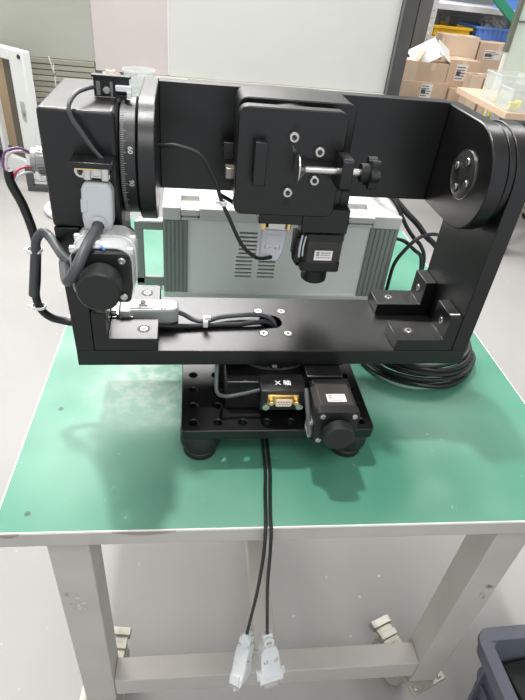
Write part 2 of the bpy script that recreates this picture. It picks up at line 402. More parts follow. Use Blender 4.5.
# gear housing + connector block
b = B(); b.box(26, 64, -70, 20, 3, 46.5); gp('lower_gear_housing', b, BLK, 1)
b = B(); b.box(-22, 23, -88, -62, 17, 42.5); cb = gp('lower_connector_block', b, BLK, 0.8)
text_part('axis_text', 'X 轴', 8.2, WHITE, cb, frame((1, -76, 42.7), (0, 0, 1)))
def dport(parent, Mx, tone=GOLD):
    """female 9-pin port seen from its front; local: x width, y up, z outward"""
    b = B(); pts = rrect(-9.5, 9.5, -5, 5, 2.0, 3); pts = [(x * (1.0 if y > 0 else 0.88), y) for x, y in pts]
    b.plate(pts, [], 0, 6, M=Mx); b.box(-15.5, 15.5, -6, 6, 0, 1.2, M=Mx)
    o = sub('port_shell', b, tone, parent, 0.3)
    b = B(); pts = [(x * 0.86, y * 0.8) for x, y in pts]; b.plate(pts, [], 5.9, 6.5, M=Mx); sub('port_face', b, PINK, parent)
    b = B()
    for i in range(5): b.cyl((-5.5 + 2.76 * i, 1.5, 0), .65, 6.4, 6.7, n=8, ch=.1)
    for i in range(4): b.cyl((-4.1 + 2.76 * i, -1.5, 0), .65, 6.4, 6.7, n=8, ch=.1)
    bmesh.ops.transform(b.bm, matrix=Mx, verts=b.bm.verts); sub('port_contacts', b, DARKST, parent)
    for s in (-12.5, 12.5):
        b = B(); b.cyl((s, 0, 0), 2.7, 0.6, 7.5, n=6, ch=.3); bmesh.ops.transform(b.bm, matrix=Mx, verts=b.bm.verts); sub('port_jackscrew', b, tone, parent)
dport(cb, frame((0.5, -88, 32), (0, -1, 0), (1, 0, 0)))
for s in (-16, 18):
    b = B(); b.lathe([(0, -3.0), (1.6, -3.0), (1.8, -2.2), (3.6, -2.2), (3.8, 0)], (s, -88, 22.5), M=frame((0, 0, 0), (0, 1, 0), (1, 0, 0)), n=18); sub('block_screw', b, STEEL, cb)

def motor(Mx, name_label, L=47, body=MOTB, clear=False, label_side=None, up=False, knob_r=17.5, knobh=14, capcol=BLKP, capt=10.2):
    """local: z along shaft towards the knob, z=0 knob-side face; body extends to -L; 42 mm square."""
    b = B(); c = 21
    def sq(h, cc): return [(c - cc, -c), (c, -c + cc), (c, c - cc), (c - cc, c), (-c + cc, c), (-c, c - cc), (-c, -c + cc), (-c + cc, -c)]
    b.plate(sq(c, 5), [], -L + 8, -capt + .2, M=Mx)
    m_ = gp('stepper_motor', b, body, 0.5, up=up)
    b = B(); b.plate(sq(c, 3), [], -L, -L + 8.2, M=Mx); sub('rear_flange', b, BLKM, m_, 0.6)
    b = B(); b.plate(rrect(-c, c, -c, c, 4), [], -capt, 0, M=Mx); ec = sub('end_cap', b, capcol, m_, 0.6)
    for sx in (-15.5, 15.5):
        for sy in (-15.5, 15.5):
            b = B(); b.lathe([(2.9, -0.2), (2.9, 1.4), (2.3, 1.9), (1.2, 1.9), (1.0, 1.2), (0, 1.2)], (0, 0, 0), n=14); bmesh.ops.transform(b.bm, matrix=Mx @ Tr(sx, sy, 0), verts=b.bm.verts); sub('screw', b, STEEL, m_)
    b = B(); k = knob_r
    b.lathe([(k * .55, 0), (k * .55, 3), (k * .93, 3.4), (k, 4.6), (k, knobh - 1.4), (k - 1.4, knobh), (0, knobh)], (0, 0, 0), n=40); bmesh.ops.transform(b.bm, matrix=Mx, verts=b.bm.verts); sub('hand_knob', b, RUB, m_)
    if label_side is not None:
        Ml = Mx @ label_side
        b = B(); b.box(-9.5, 9.5, -5.5, 5.5, -.1, .12, M=Ml); lb = sub('rating_label', b, PAPER, m_)
        b = B()
        for q, (yy, x0, x1, hh) in enumerate(((3.0, -2, 7.5, 1.1), (0, -2.5, 6.5, .9), (-2.6, -7, 7.5, .6), (-3.9, -7, 5.5, .6))):
            x = x0
            while x < x1:
                wd_ = random.uniform(.7, 1.5); b.box(x, min(x + wd_, x1), yy - hh / 2, yy + hh / 2, .1, .16, M=Ml); x += wd_ + .35
        for yy in (3.0, 0): b.box(-7.5, -4.2, yy - .8, yy + .8, .1, .16, M=Ml)
        sub('label_print', b, INK, m_)
    return m_
# lower motor: shaft towards viewer (-y)
Mlow = frame((49, -121, 24), (0, -1, 0), (1, 0, 0))
lm = motor(Mlow, '', L=49, label_side=Tr(1, 21, -20) @ Matrix.Rotation(-math.pi / 2, 4, 'X'), knob_r=15, knobh=15)
# wire bundle on the left flank of the lower motor
b = B(); b.tube([(23, -84, 42), (23.5, -100, 32), (25, -118, 14)], 2.6, n=8)
sub('motor_leads', b, CABG, lm)
b = B(); b.box(24.5, 28, -114, -98, 4, 24); sub('motor_plug', b, CLEAR2, lm, .5)
# sensor lead from the back of the stage to the connector block
b = B(); b.tube([(-64, -50, 48), (-65, -66, 40), (-64.5, -76, 31), (-57, -77, 26), (-44, -76, 27), (-21, -75, 33)], 2.0); gp('sensor_lead', b, CABG)

MYZ = Matrix(((1, 0, 0, 0), (0, 0, 1, 0), (0, 1, 0, 0), (0, 0, 0, 1)))
# ---- U frame
b = B(); b.plate([(-200, -51), (200, -51), (200, 51), (-200, 51)], [circ(-5, 2, 12.5, 36)], 47.5, 65)
gp('u_frame_plate', b, BLK, 0.7, up=True)
b = B(); b.plate([(-200, 65.02), (-183.5, 65.02), (-183.5, 191), (-203.5, 191)], [], -51, 53, M=MYZ); gp('side_wall', b, BLK, 0.7, up=True)
# right wall with round top: profile in (y,z)
MX = Matrix(((0, 0, 1, 0), (1, 0, 0, 0), (0, 1, 0, 0), (0, 0, 0, 1)))
def stad(y0, y1, zc, R, flat_end=None, n=28, a0=90, a1=270):
    pts = [(y1, zc - R), (y1, zc + R)]
    for i in range(n + 1):
        a = math.radians(a0 + (a1 - a0) * i / n); pts.append((y0 + R * math.cos(a), zc + R * math.sin(a)))
    return pts
ZC = 236.0
pts = [(-51, 65), (51, 65)] + [(51 * math.cos(math.radians(a)), ZC + 48 * math.sin(math.radians(a))) for a in range(0, 181, 6)]
b = B(); b.plate(pts, [], 183.5, 200, M=MX); gp('side_wall', b, BLK, 0.7, up=True)
b = B(); b.plate([(y, z) for y, z in stad(-3, 40, ZC, 46.5)][2:] + [(44 * math.cos(math.radians(a)), ZC + 46.5 * math.sin(math.radians(a))) for a in range(-80, 81, 10)], [], 177.2, 183.5, M=MX)
gp('bearing_boss', b, BLK, 0.7, up=True)
def capscrew(parent, Mx, r=4.2, h=3.0, m=STEEL):
    b = B(); b.lathe([(r, 0), (r, h - .6), (r - .6, h), (r * .55, h), (r * .5, h - 1.6), (0, h - 1.6)], (0, 0, 0), n=20); bmesh.ops.transform(b.bm, matrix=Mx, verts=b.bm.verts)
    sc_ = sub('socket_screw', b, m, parent)
    b = B(); b.cyl((0, 0, 0), r * .5, 0, h - 1.2, n=6, ch=.1); bmesh.ops.transform(b.bm, matrix=Mx, verts=b.bm.verts); sub('hex_socket', b, DARKST, parent)
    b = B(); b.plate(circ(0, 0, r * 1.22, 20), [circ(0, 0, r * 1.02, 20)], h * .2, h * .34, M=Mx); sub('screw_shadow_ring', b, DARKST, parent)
    return sc_
def ring(parent, Mx, r0, r1, m=DARKST, name='counterbore'):
    b = B(); b.plate(circ(0, 0, r1, 24), [circ(0, 0, r0, 24)], 0, .12, M=Mx); return sub(name, b, m, parent)
# angle brackets
for side in (-1, 1):
    for y0, y1 in ((-50.5, -16), (19, 51)):
        b = B(); x1 = 183.4
        a, c_ = (x1 - (60 if side < 0 else 64), x1)
        pts = [(a, 65.1), (c_, 65.1), (c_, 65 + 42), (c_ - 13, 65 + 42), (c_ - 13, 79), (a, 79)]
        if side < 0: pts = [(-x, z) for x, z in pts]
        b.plate(pts, [], y0, y1, M=Matrix(((1, 0, 0, 0), (0, 0, 1, 0), (0, 1, 0, 0), (0, 0, 0, 1))))
        br = gp('angle_bracket', b, BLK, 0.7, up=True); ym = (y0 + y1) / 2
        sx = side * (x1 - 46)
        ring(br, frame((sx, ym, 79), (0, 0, 1)), 4.0, 6.4); capscrew(br, frame((sx, ym, 77.9), (0, 0, 1)), 4.0, 1.7)
        ring(br, frame((side * (x1 - 13), ym, 92), (-side, 0, 0), (0, 1, 0)), 4.0, 6.2); capscrew(br, frame((side * (x1 - 12), ym, 92), (-side, 0, 0), (0, 1, 0)), 4, 1.7)
        if side > 0 and y0 < 0:
            b = B(); b.box(171, 182, -46, -44, 106.9, 107.3); o = sub('painted_edge_highlight', b, WHITE, br)  # white strip paints the highlight on the black bracket's top edge
# screws around the cable hole (countersunk, seen as pale rings)
for x, y in ((-16, 23), (10, 23), (-15, -20), (11, -20)):
    b = B(); b.lathe([(0, 64.9), (1.9, 64.9), (2.0, 65.4), (3.9, 65.4), (4.2, 65.0)], (x, y, 0), n=20)
    s_ = gp('plate_screw', b, STEEL, up=True); ring(s_, frame((x, y, 65.05), (0, 0, 1)), 4.3, 5.6)

# ---- left rotary stage (axis along x)
b = B(); b.box(-204, -149, -51.2, 57, 191.2, 282.5); gp('left_stage_body', b, BLK, 3.5, up=True, seg=4)
b = B(); b.box(-183, -150, -45, 30, 150, 190); gp('left_gear_housing', b, BLK, 1, up=True)
b = B(); b.lathe([(44, -149), (46.5, -148), (46.5, -136.5), (45.5, -135.5), (40, -135.2)], (0, 0, ZC), M=frame((0, 0, 0), (1, 0, 0), (0, 1, 0)), n=80)
dr = gp('dial_ring', b, mat('dial_black', (0.02, 0.02, 0.02), 0.4, spec=0.6), up=True)
b = B()
for i in range(180):
    a = math.radians(2 * i); L_ = 4.2 if i % 5 == 0 else 2.6
    # cylinder point at angle a in (y,z)
    Mq = Tr(-148, 0, ZC) @ Matrix.Rotation(a, 4, 'X') @ Tr(0, -46.55, 0)
    box(b.bm, 0.6, 0.6 + L_, -.12, .05, -.16, .16, M=Mq)
sub('scale_marks', b, GREYPR, dr)
for s, a in (('60', 22), ('90', -9)):
    ar = math.radians(a); n_ = Vector((0, -math.cos(ar), math.sin(ar)))
    text_part('scale_number', s, 5.4, mat('dial_number_white', (0.6, 0.6, 0.6), 0.5), dr, frame(Vector((-140, 0, ZC)) + n_ * 46.7, n_, (0, -math.sin(ar) , -math.cos(ar))))
# left motor with clear cover
Mlf = frame((-159, -107.5, 174.5), (0, -1, 0), (1, 0, 0))
m1 = motor(Mlf, '', L=50, body=mat('motor_dark', (0.03, 0.03, 0.03), 0.4), up=False, knob_r=16, knobh=22, capcol=BLKP, capt=3)
b = B()
for z0, z1 in ((-22, -4), (-44, -27)):
    b.plate(rrect(-23.5, 23.5, -23, 24.5, 13, 8), [rrect(-22, 22, -21.5, 23, 12, 8)], z0, z1, M=Mlf)
cc = sub('clear_cover', b, CLEAR, m1, 0.5)
b = B()
for sx in (-21, 21):
    for z0 in (-9, -30):
        b = B(); b.box(sx - 2, sx + 2.5, 18, 23, z0, z0 + 4, M=Mlf); sub('white_clip', b, TIE, m1, .8)
b = B(); b.plate(rrect(-24, 24, -23, 25, 13, 8), [rrect(-22.6, 22.6, -21.6, 23.6, 12, 8)], -24.5, -22, M=Mlf); b.box(-12, 4, 21, 22.5, -18, -11, M=Mlf)
sub('white_band', b, TIE, m1, .3)
b = B(); b.box(-10, -1, 21, 26, -12, -7, M=Mlf); sub('wire_plug', b, TIE, m1, .5)
b = B(); b.tube([Mlf @ Vector((-1, 22, -8)), Mlf @ Vector((1, 24, -5)), Mlf @ Vector((3, 22, -4))], 1.1, n=6); sub('blue_wire', b, BLUE, m1)
# connector block on the stage front
b = B(); b.box(-180.5, -149.5, -76, -51, 247, 251.5); b.box(-180.5, -149.5, -58, -51, 228, 251); lb_ = gp('upper_connector_block', b, BLK, .8)
b = B(); b.box(-177, -160, -70, -56, 244, 248); sub('port_shell', b, GOLD, lb_, .3)
capscrew(lb_, frame((-175, -58, 240), (0, -1, 0)), 5.0, 4)
# limit-switch board on top of the stage
b = B(); b.box(-168, -141, -12, -9, 283, 297); pc = gp('limit_switch_board', b, BLKP, .3)
b = B(); b.box(-169, -139.5, -14, -7, 297, 298.6); b.box(-152, -143, -15, -8, 283, 286); sub('board_bracket', b, BLKP, pc, .3)
b = B(); b.box(-151, -139, -17, -12.2, 288.5, 292.5); b.box(-142.5, -139, -18, -12, 284, 289); sub('photo_sensor', b, TIE, pc, .4)
b = B(); b.cyl((-158, -12, 288), 2.8, 0, 3, M=frame((0, 0, 0), (0, -1, 0)), n=16); sub('screw', b, STEEL, pc)
b = B(); b.box(-166, -163, -12.4, -12, 284, 294); b.box(-155.5, -153.5, -12.4, -12, 282, 294); sub('solder_pads', b, mat('pcb_grey', (.2, .2, .2), .4), pc)

# ---- tilting cradle
YB = 60
def arm(x0, x1, y0, R, zc=ZC - .8):
    b = B(); b.plate(stad(y0, YB + 15, zc, R), [], x0, x1, M=MX); return b
gp('cradle_arm', arm(-134.5, -121, -4, 49.5), BLK, 1.0, up=True)
ra = gp('cradle_arm', arm(160, 175.2, -4, 48.6), BLK, 1.2, up=True)
b = B(); b.box(-121, 160, YB, YB + 14.9, ZC - 49, ZC + 49); gp('cradle_back_plate', b, BLK, .7, up=True)
b = B(); b.lathe([(0, 0), (22, 0), (22, .8), (21.5, 1.1), (0, 1.1)], (160.1, -4, ZC), M=frame((0, 0, 0), (-1, 0, 0), (0, 1, 0)), n=48)
PIVM = mat('pivot_grey', (0.06, 0.06, 0.058), 0.3, 0.5, spec=0.8)
pd = gp('pivot_disc', b, PIVM, up=True)
b = B(); b.plate(circ(0, 0, 22.3, 48), [circ(0, 0, 21.7, 48)], 0, 1.25, M=frame((160.1, -4, ZC), (-1, 0, 0), (0, 1, 0))); sub('bright_rim', b, STEEL, pd)
for a in (20, 110, 200, 290):
    ar = math.radians(a); capscrew(pd, frame((159.2, -4 + 13.5 * math.cos(ar), ZC + 14 * math.sin(ar)), (-1, 0, 0), (0, 1, 0)), 3.6, 2.2)
# ---- third rotary stage on the cradle
MY = Matrix(((1, 0, 0, 0), (0, 0, 1, 0), (0, 1, 0, 0), (0, 0, 0, 1)))
b = B(); b.plate(rrect(-52, 54, ZC - 46, ZC + 49.5, 8), [], 18, YB, M=MY); gp('front_stage_body', b, BLK, 1, up=True)
b = B(); b.cyl((-7, 0, ZC), 47, -4.8, 18, M=frame((0, 0, 0), (0, 1, 0), (1, 0, 0)), n=64, ch=.8)
for v in b.bm.verts: pass
gp('front_dial_disc', b, BLKM, up=True)
b = B(); b.plate(rrect(-54, 40, ZC - 45, ZC + 48, 8), [], -9, 3.5, M=MY @ Tr(0, 0, 0)); pf = gp('front_platform', b, BLK, 1.0, up=True)
for x, z in ((-6, 262), (18, 251), (17, 226), (-6, 214)):
    capscrew(pf, frame((x, -8.9, z), (0, -1, 0)), 4.4, 3.2)
for x, z in ((-5.5, 272), (-6, 203)):
    b = B(); b.plate(circ(0, 0, 3.2, 20), [], 0, .12, M=frame((x, -9.0, z), (0, -1, 0))); sub('tapped_hole', b, VENT, pf)
b = B(); b.box(-40, -29, -21, -9, 222, 259); gp('fixed_clamp_jaw', b, BLK, .8, up=True)
# clamp post, screw, pad and lobed knob
YS = -24; ZS = 239.5
b = B(); b.plate(rrect(-14, 14, -13.5, 13.5, 4), [], 33, 43, M=Matrix(((0, 0, 1, 0), (1, 0, 0, -23), (0, 1, 0, ZS), (0, 0, 0, 1))))
gp('clamp_post', b, BLK, .8, up=True)
b = B(); b.cyl((0, YS, ZS), 3.1, 0, 60, M=frame((0, 0, 0), (1, 0, 0), (0, 1, 0)), n=20, ch=.3)
cs = gp('clamp_screw', b, STEEL, up=True)
b = B(); b.lathe([(12, -4.5), (12.2, -3.5), (5, 1.0), (3.2, 3)], (1, YS, ZS), M=frame((0, 0, 0), (1, 0, 0), (0, 1, 0)), n=32); sub('screw_pad', b, STEEL, cs)
b = B(); pts = []
for i in range(72):
    a = 2 * math.pi * i / 72; rr = 12.2 + 2.0 * math.cos(6 * a); pts.append((rr * math.cos(a), rr * math.sin(a)))
Mk = Matrix(((0, 0, 1, 0), (1, 0, 0, YS), (0, 1, 0, ZS), (0, 0, 0, 1)))
b.plate(pts, [], 60, 68, M=Mk); b.cyl((0, YS, ZS), 8, 53, 61, M=frame((0, 0, 0), (1, 0, 0), (0, 1, 0)), n=24); sub('lobed_knob', b, BLKP, cs, 1)
# worm gear block, motor pointing down, connector block under the stage
b = B(); b.box(16, 63, 8, 57, 167, 192); b.box(24, 63, 20, 57, 186, 206); gp('front_gear_housing', b, BLK, 1, up=True)
Mdn = frame((43, 33, 122), (0, 0, -1), (1, 0, 0))
m3 = motor(Mdn, '', L=42, up=True, knob_r=14, knobh=19, body=mat('motor_dark_glossy', (0.025, 0.024, 0.022), 0.32, spec=0.6), label_side=Tr(0, 0, 0))
for ch_ in list(m3.children):
    if ch_.name.startswith('rating_label') or ch_.name.startswith('label_print'):
        D.objects.remove(ch_)
Ml = frame((44, 11.9, 141), (0, -1, 0), (1, 0, 0))
b = B(); b.box(-9.5, 9.5, -5.5, 5.5, -.1, .15, M=Ml); sub('rating_label', b, PAPER, m3)
b = B()
for yy, x0, x1, hh in ((3.0, -3, 7.5, 1.1), (0.6, -3, 7, .9), (-2.2, -7, 7.5, .8)):
    x = x0
    while x < x1:
        wd_ = random.uniform(.8, 1.6); b.box(x, min(x + wd_, x1), yy - hh / 2, yy + hh / 2, .1, .2, M=Ml); x += wd_ + .35
for yy in (3, .5): b.box(-7.5, -4.4, yy - .8, yy + .8, .1, .2, M=Ml)
sub('label_print', b, INK, m3)
b = B(); b.tube([(18, 22, 163), (15, 20, 150), (16, 22, 134), (22, 26, 124)], 3, n=8); b.box(15, 20, 14, 40, 132, 158); sub('motor_leads', b, BLKP, m3)
b = B(); b.tube([(20, 14, 162), (18.5, 13, 150), (19, 14, 138)], 1.2, n=6); b.tube([(23, 12, 162), (21.5, 11.5, 150), (22, 12, 140)], .9, n=6); sub('grey_wires', b, HOOD, m3)
b = B(); b.box(-27, 16, 8, 45, 175, 191.5); c3 = gp('front_connector_block', b, BLK, .8, up=True)
b = B(); b.box(-22, 7, 12, 24, 173.5, 175); b.box(-16, 1, 14, 22, 167, 174)
sub('port_shell', b, STEEL, c3, .3)
for s in (-20, 5): b = B(); b.cyl((s, 18, 0), 2.8, 165, 173, n=6); sub('port_jackscrew', b, GOLD, c3)
# small steel stop at left edge of the stage
b = B(); b.box(-62, -52, 36, 44, 226, 236); st_ = gp('travel_stop', b, BLK, .6, up=True)
b = B(); b.box(-62, -53, 34, 36.5, 233, 242); sub('limit_flag', b, DARKST, st_, .4)
b = B(); b.box(-60, -52, 20, 34, 213, 223); gp('stop_block', b, mat('stop_brown_steel', (.45, .40, .37), .35, .8), .6, up=True)

MYZ = Matrix(((1, 0, 0, 0), (0, 0, 1, 0), (0, 1, 0, 0), (0, 0, 0, 1)))
# ------------------------------------------------------------------ connectors with cables (own things)
def hood(parent, Mx, m, L=42, w=32, th=15, screws=True, rib=False, square=False):
    """local: z from cable end (0) to connector face (L); x width; y thickness"""
    b = B(); h = w / 2
    pts = [(-6, 0), (6, 0), (h * .66, 4), (h * .74, 9), (h * .82, L - 15), (h, L - 13), (h, L - 2), (-h, L - 2), (-h, L - 13), (-h * .82, L - 15), (-h * .74, 9), (-h * .66, 4)]
    if square: pts = [(-h * .95, 0), (h * .65, 0), (h * .9, 10), (h, L - 12), (h, L - 2), (-h, L - 2), (-h, L - 12)]
    b.plate(pts, [], -th / 2, th / 2, M=Mx @ Matrix(((1, 0, 0, 0), (0, 0, 1, 0), (0, 1, 0, 0), (0, 0, 0, 1))))
    hd = sub('connector_hood', b, m, parent, 1.6)
    b = B(); b.box(-h * .55, h * .55, th / 2 - .4, th / 2 + .5, L * .42, L * .8, M=Mx); b.box(-h * .55, h * .55, -th / 2 - .5, -th / 2 + .4, L * .42, L * .8, M=Mx); part('raised_panel', b, m, hd, .4, off=OFF[hd.name])
    b = B(); b.box(-h, h, -6.2, 6.2, L - 2, L, M=Mx); pts = [(x * (1 if y > 0 else .88), y) for x, y in rrect(-9, 9, -4.6, 4.6, 2, 3)]; b.plate(pts, [], L, L + 6, M=Mx); part('metal_shell', b, STEEL, hd, .4, off=OFF[hd.name])
    for s in (-1, 1):
        if screws:
            b = B(); b.cyl((s * h * .8, 0, 0), 3.2, L - 13, L - 3, n=14); b.box(s * h * .8 - 2.9 + s * 2, s * h * .8 + 2.9 + s * 2, -4.5, 4.5, L - 16, L - 6)
            b.cyl((s * h * .8, 0, 0), 1.5, L, L + 5, n=10)
            bmesh.ops.transform(b.bm, matrix=Mx, verts=b.bm.verts); part('thumbscrew', b, m if rib else STEEL, hd, off=OFF[hd.name])
        b = B(); b.cyl((s * h * .42, 0, 0), 2.6, -th / 2 - .9, th / 2 + .9, n=14)
        bmesh.ops.transform(b.bm, matrix=Mx @ Tr(0, 0, 16) @ Matrix.Rotation(math.pi / 2, 4, 'X') , verts=b.bm.verts); part('hood_screw', b, STEEL, hd, off=OFF[hd.name])
    return hd
def wpart(name, b, m, t_, bevel=0): return part(name, b, m, t_, bevel)
# two cables hanging over the front edge of the table
hang = [((76, 20, -44), [(74.5, -26, -44), (71.5, -52, -44), (68.5, -84, -43.5), (67, -98, -47), (66.5, -106, -70), (65.5, -109, -130), (62, -112, -185), (60, -115, -212)], (60, -117, -216), (52, -146, -272),
         'left one of two pale grey connectors hanging below the table front on black cable', (0.45, 0.85, 0.4)),
        ((81, 20, -44), [(79.5, -26, -44), (76.5, -52, -44), (73, -84, -43.5), (72.5, -98, -47), (73, -106, -75), (75, -109, -122), (80, -112, -180), (83, -115, -214)], (83.5, -117, -219), (90, -146, -274),
         'right one of two pale grey connectors hanging below the table front on black cable', (0.98, 0.2, 0.0))]
for i, (st, ptsx, a, c_, lab, xd) in enumerate(hang):
    t_ = thing('serial_cable', c_[0], c_[1], c_[2], lab, 'cable', 'connector cables hanging from the table front')
    wpart('cable', B().tube([st] + ptsx + [a], 1.8, n=10), CABL, t_)
    zd = Vector(c_) - Vector(a); Mh = frame(a, zd, xd)
    b = B(); b.box(-5.5, 5.5, -4, 4, -9, 6, M=Mh); b.plate(circ(0, 0, 6, 18), [circ(0, 0, 3, 18)], -6.5, 6.5, M=Mh @ Tr(0, 0, 0) @ Matrix.Rotation(math.pi / 2, 4, 'X')); wpart('cable_clamp', b, HOODL, t_, .6)
    b = B(); b.cyl((0, 0, 0), 2.6, -7, 7, n=12); bmesh.ops.transform(b.bm, matrix=Mh @ Tr(0, 0, 3) @ Matrix.Rotation(math.pi / 2, 4, 'X'), verts=b.bm.verts); wpart('clamp_screw', b, STEEL, t_)
    hood(t_, Mh @ Tr(0, 0, 5), HOODL, L=45, w=28, rib=True)
# hood on the left stage front
t_ = thing('serial_cable', -79, -22, 170, 'thick grey cable with light grey connector plugged into the front of the left stage', 'cable')
Mh = frame((-77, 22, 197), (0.03, 0.12, 1), (1, 0, 0))
b = B(); b.plate([(-10, 0), (10, 0), (11.5, 8), (11.5, 31), (9, 37), (-9, 37), (-11.5, 31), (-11.5, 8)], [], -9, 8, M=Mh @ MYZ)
hd = wpart('connector_hood', b, HOOD, t_, 2.5)
b = B(); b.box(-11.9, -7, -9.6, -4, 14, 24, M=Mh); part('hood_step', b, HOOD, hd, .6, off=OFF[hd.name])
b = B(); b.cyl((0, 0, 0), 7, 41, 50, n=12); b.cyl((-6.5, -4, 0), 3.6, 38, 50, n=12); b.cyl((6.5, -4, 0), 3.6, 38, 50, n=12); b.box(-10, 10, -6, 6, 40, 43); bmesh.ops.transform(b.bm, matrix=Mh, verts=b.bm.verts); wpart('metal_shell', b, STEEL, t_)
b = B(); b.lathe([(6.4, 0), (6.4, 3), (4.8, 3), (4.8, 1)], (0, 0, 0), n=20, M=frame((0, 0, 0), (0, -1, -.2))); bmesh.ops.transform(b.bm, matrix=Tr(-76, 13.2, 204), verts=b.bm.verts); wpart('grommet', b, HOODL, t_)
wpart('cable', B().tube([(-76, 16, 204.5), (-76.5, 4, 203), (-79, -10, 202), (-82, -24, 198), (-86, -34, 191), (-90.5, -36, 184), (-94, -33, 179), (-97.5, -22, 176), (-101, -8, 174), (-105, 8, 172)], 4.2, n=12), CABG, t_)
# aviation connector + cable loop left of the rig
t_ = thing('control_cable_loop', -141, 60, 70, 'thick black cable looping down the left side of the rig from a round silver connector', 'cable')
b = B(); b.lathe([(10.5, 0), (11.5, 2), (11.5, 19), (9.5, 20), (9.5, 24)], (-112, 80, 229), M=frame((0, 0, 0), (-1, 0, .02), (0, 1, 0)), n=40); cn = wpart('round_connector', b, mat('dull_steel', (.36, .35, .34), .35, 1.0), t_)
b = B()
for i in range(24):
    a = 2 * math.pi * i / 24; b.box(-18, -3, -.6, .6, 11.3, 12.3, M=Tr(-112, 80, 229) @ Matrix.Rotation(a, 4, 'X'))
part('knurling', b, mat('dull_steel_knurl', (.30, .29, .28), .4, 1.0), cn, off=OFF[cn.name])
for k, (mm, pts) in enumerate(((PINKW, [(-135, 78, 234), (-142, 72, 238), (-149, 64, 238), (-152, 60, 230), (-150.5, 60, 222)]), (VIO, [(-135, 76, 236), (-143, 70, 241), (-151, 62, 240), (-154, 60, 230), (-151.5, 60, 220)]),
                               (REDM, [(-135, 78, 222), (-140, 70, 226), (-145, 62, 225), (-149, 60, 217)]), (TIE, [(-135, 76, 220), (-140, 68, 222), (-146, 62, 220), (-149, 60, 214)]))):
    wpart(['pale_wire', 'violet_wire', 'red_wire', 'white_wire'][k], B().tube(pts, 1.0, n=7), mm, t_)
wpart('cable', B().tube([(-151, 60, 226), (-150.5, 60, 215), (-144, 60, 195), (-139, 58, 165), (-143.5, 58, 130), (-148, 60, 108), (-146, 62, 92), (-139, 64, 82), (-129, 66, 77), (-119, 66, 75), (-110, 68, 75)], 3.8, n=12), CABL, t_)
wpart('upper_cable_branch', B().tube([(-149, 56, 112), (-145, 54, 130), (-140, 54, 155), (-136, 52, 170), (-129, 50, 178), (-122, 44, 176), (-114, 26, 178), (-106, 10, 178), (-98, 0, 176)], 4.0, n=12), CABG, t_)
for (cx, cy, cz) in ((-140.5, 56, 158), (-147, 60, 97)):
    b = B(); b.plate(rrect(-6.5, 6.5, -5.5, 5.5, 4), [rrect(-5.6, 5.6, -4.6, 4.6, 3.4)], -1.2, 1.2); b.box(-9, -6, -1, 1, -1, 1); bmesh.ops.transform(b.bm, matrix=Tr(cx, cy, cz), verts=b.bm.verts); wpart('cable_tie', b, TIE, t_)
# switch-board lead
single('sensor_lead_cable', B().tube([(-80, 73, 290), (-83, 58, 291.5), (-88, 42, 291), (-91, 29, 286), (-89.5, 25, 278), (-84, 25, 269), (-77, 25, 258), (-71, 25, 250.5)], 1.6, n=10), CABG, (-84, 40, 250.5), 'thin grey lead curving from the small board atop the left stage to its connector', 'cable')
# lead across the cradle with grey connector
t_ = thing('serial_cable', 80, 105, 128, 'slim black cable curving across the cradle to a lilac-grey connector under the front stage', 'cable')
Mh = frame((77, 110.5, 130), (0.06, 0, 1), (1, 0, 0))
hood(t_, Mh, mat('lilac_grey_hood', (0.50, 0.50, 0.54), 0.42), L=37, w=26, th=13, screws=False, square=True)
b = B()
for s in (-11, 11): b.cyl((s, 0, 0), 3, 37, 45, n=12)
bmesh.ops.transform(b.bm, matrix=Mh, verts=b.bm.verts); wpart('thumbscrews', b, GOLD, t_)
wpart('cable', B().tube([(-38, 96, 243), (-30, 94, 243), (-17, 92, 244), (3, 90, 238), (16, 88, 219), (23, 84, 200), (31, 82, 184), (44, 84, 158), (58, 88, 143), (68, 96, 137), (78, 104, 135)], 1.9, n=10), CABL, t_)
b = B(); b.plate(circ(0, 0, 3.6, 16), [circ(0, 0, 2.4, 16)], -2, 2); b.box(-7, -2, -1, 1, -1, 1); bmesh.ops.transform(b.bm, matrix=Tr(24.5, 84, 198), verts=b.bm.verts); wpart('cable_tie', b, TIE, t_)
# second lead behind it
single('signal_lead', B().tube([(22, 88, 204), (32, 96, 196), (40, 110, 187), (48, 128, 185)], 2.0), CABL, (22, 88, 185), 'short black lead branching behind the square front platform', 'cable')
# connector lying between the left brackets, cables to the central hole (rig frame coords -> world)
def L2W(x, y, z): return (87.5 + x * math.cos(RU) - y * math.sin(RU), 87.5 + UY + x * math.sin(RU) + y * math.cos(RU), z)
t_ = thing('serial_cable', *L2W(-135, 3, 65), 'silver-grey connector lying between the left brackets with cable into the centre hole', 'cable')
Mh = frame(L2W(-104, 4, 75.5), (-1, -.06, 0.02), (0, 1, 0)); hood(t_, Mh, HOODS, L=62, w=30, th=17, screws=True)
b = B(); b.box(-7, 7, -9.5, -8.2, 30, 42, M=Mh); b.box(-4, 4, -11.5, -9, 31, 41, M=Mh); wpart('latch_clip', b, STEEL, t_, .6)
b = B(); b.box(-3, 3, -12, -11.2, 33, 39, M=Mh); wpart('latch_hole', b, DARKST, t_, .3)
wpart('cable', B().tube([L2W(-106, 5, 75), L2W(-98, 2, 73), L2W(-88, -3, 70), L2W(-76, -5, 69.5), L2W(-60, 3, 69.5), L2W(-40, 7, 69.5), L2W(-22, 8, 70), L2W(-8, 5, 69), L2W(0, 0, 62), L2W(2, 1, 40)], 2.5, n=10), CABG, t_)
t2 = thing('serial_cable', *L2W(-76, -9, 65), 'black cable tied beside the silver connector cable on the frame plate', 'cable')
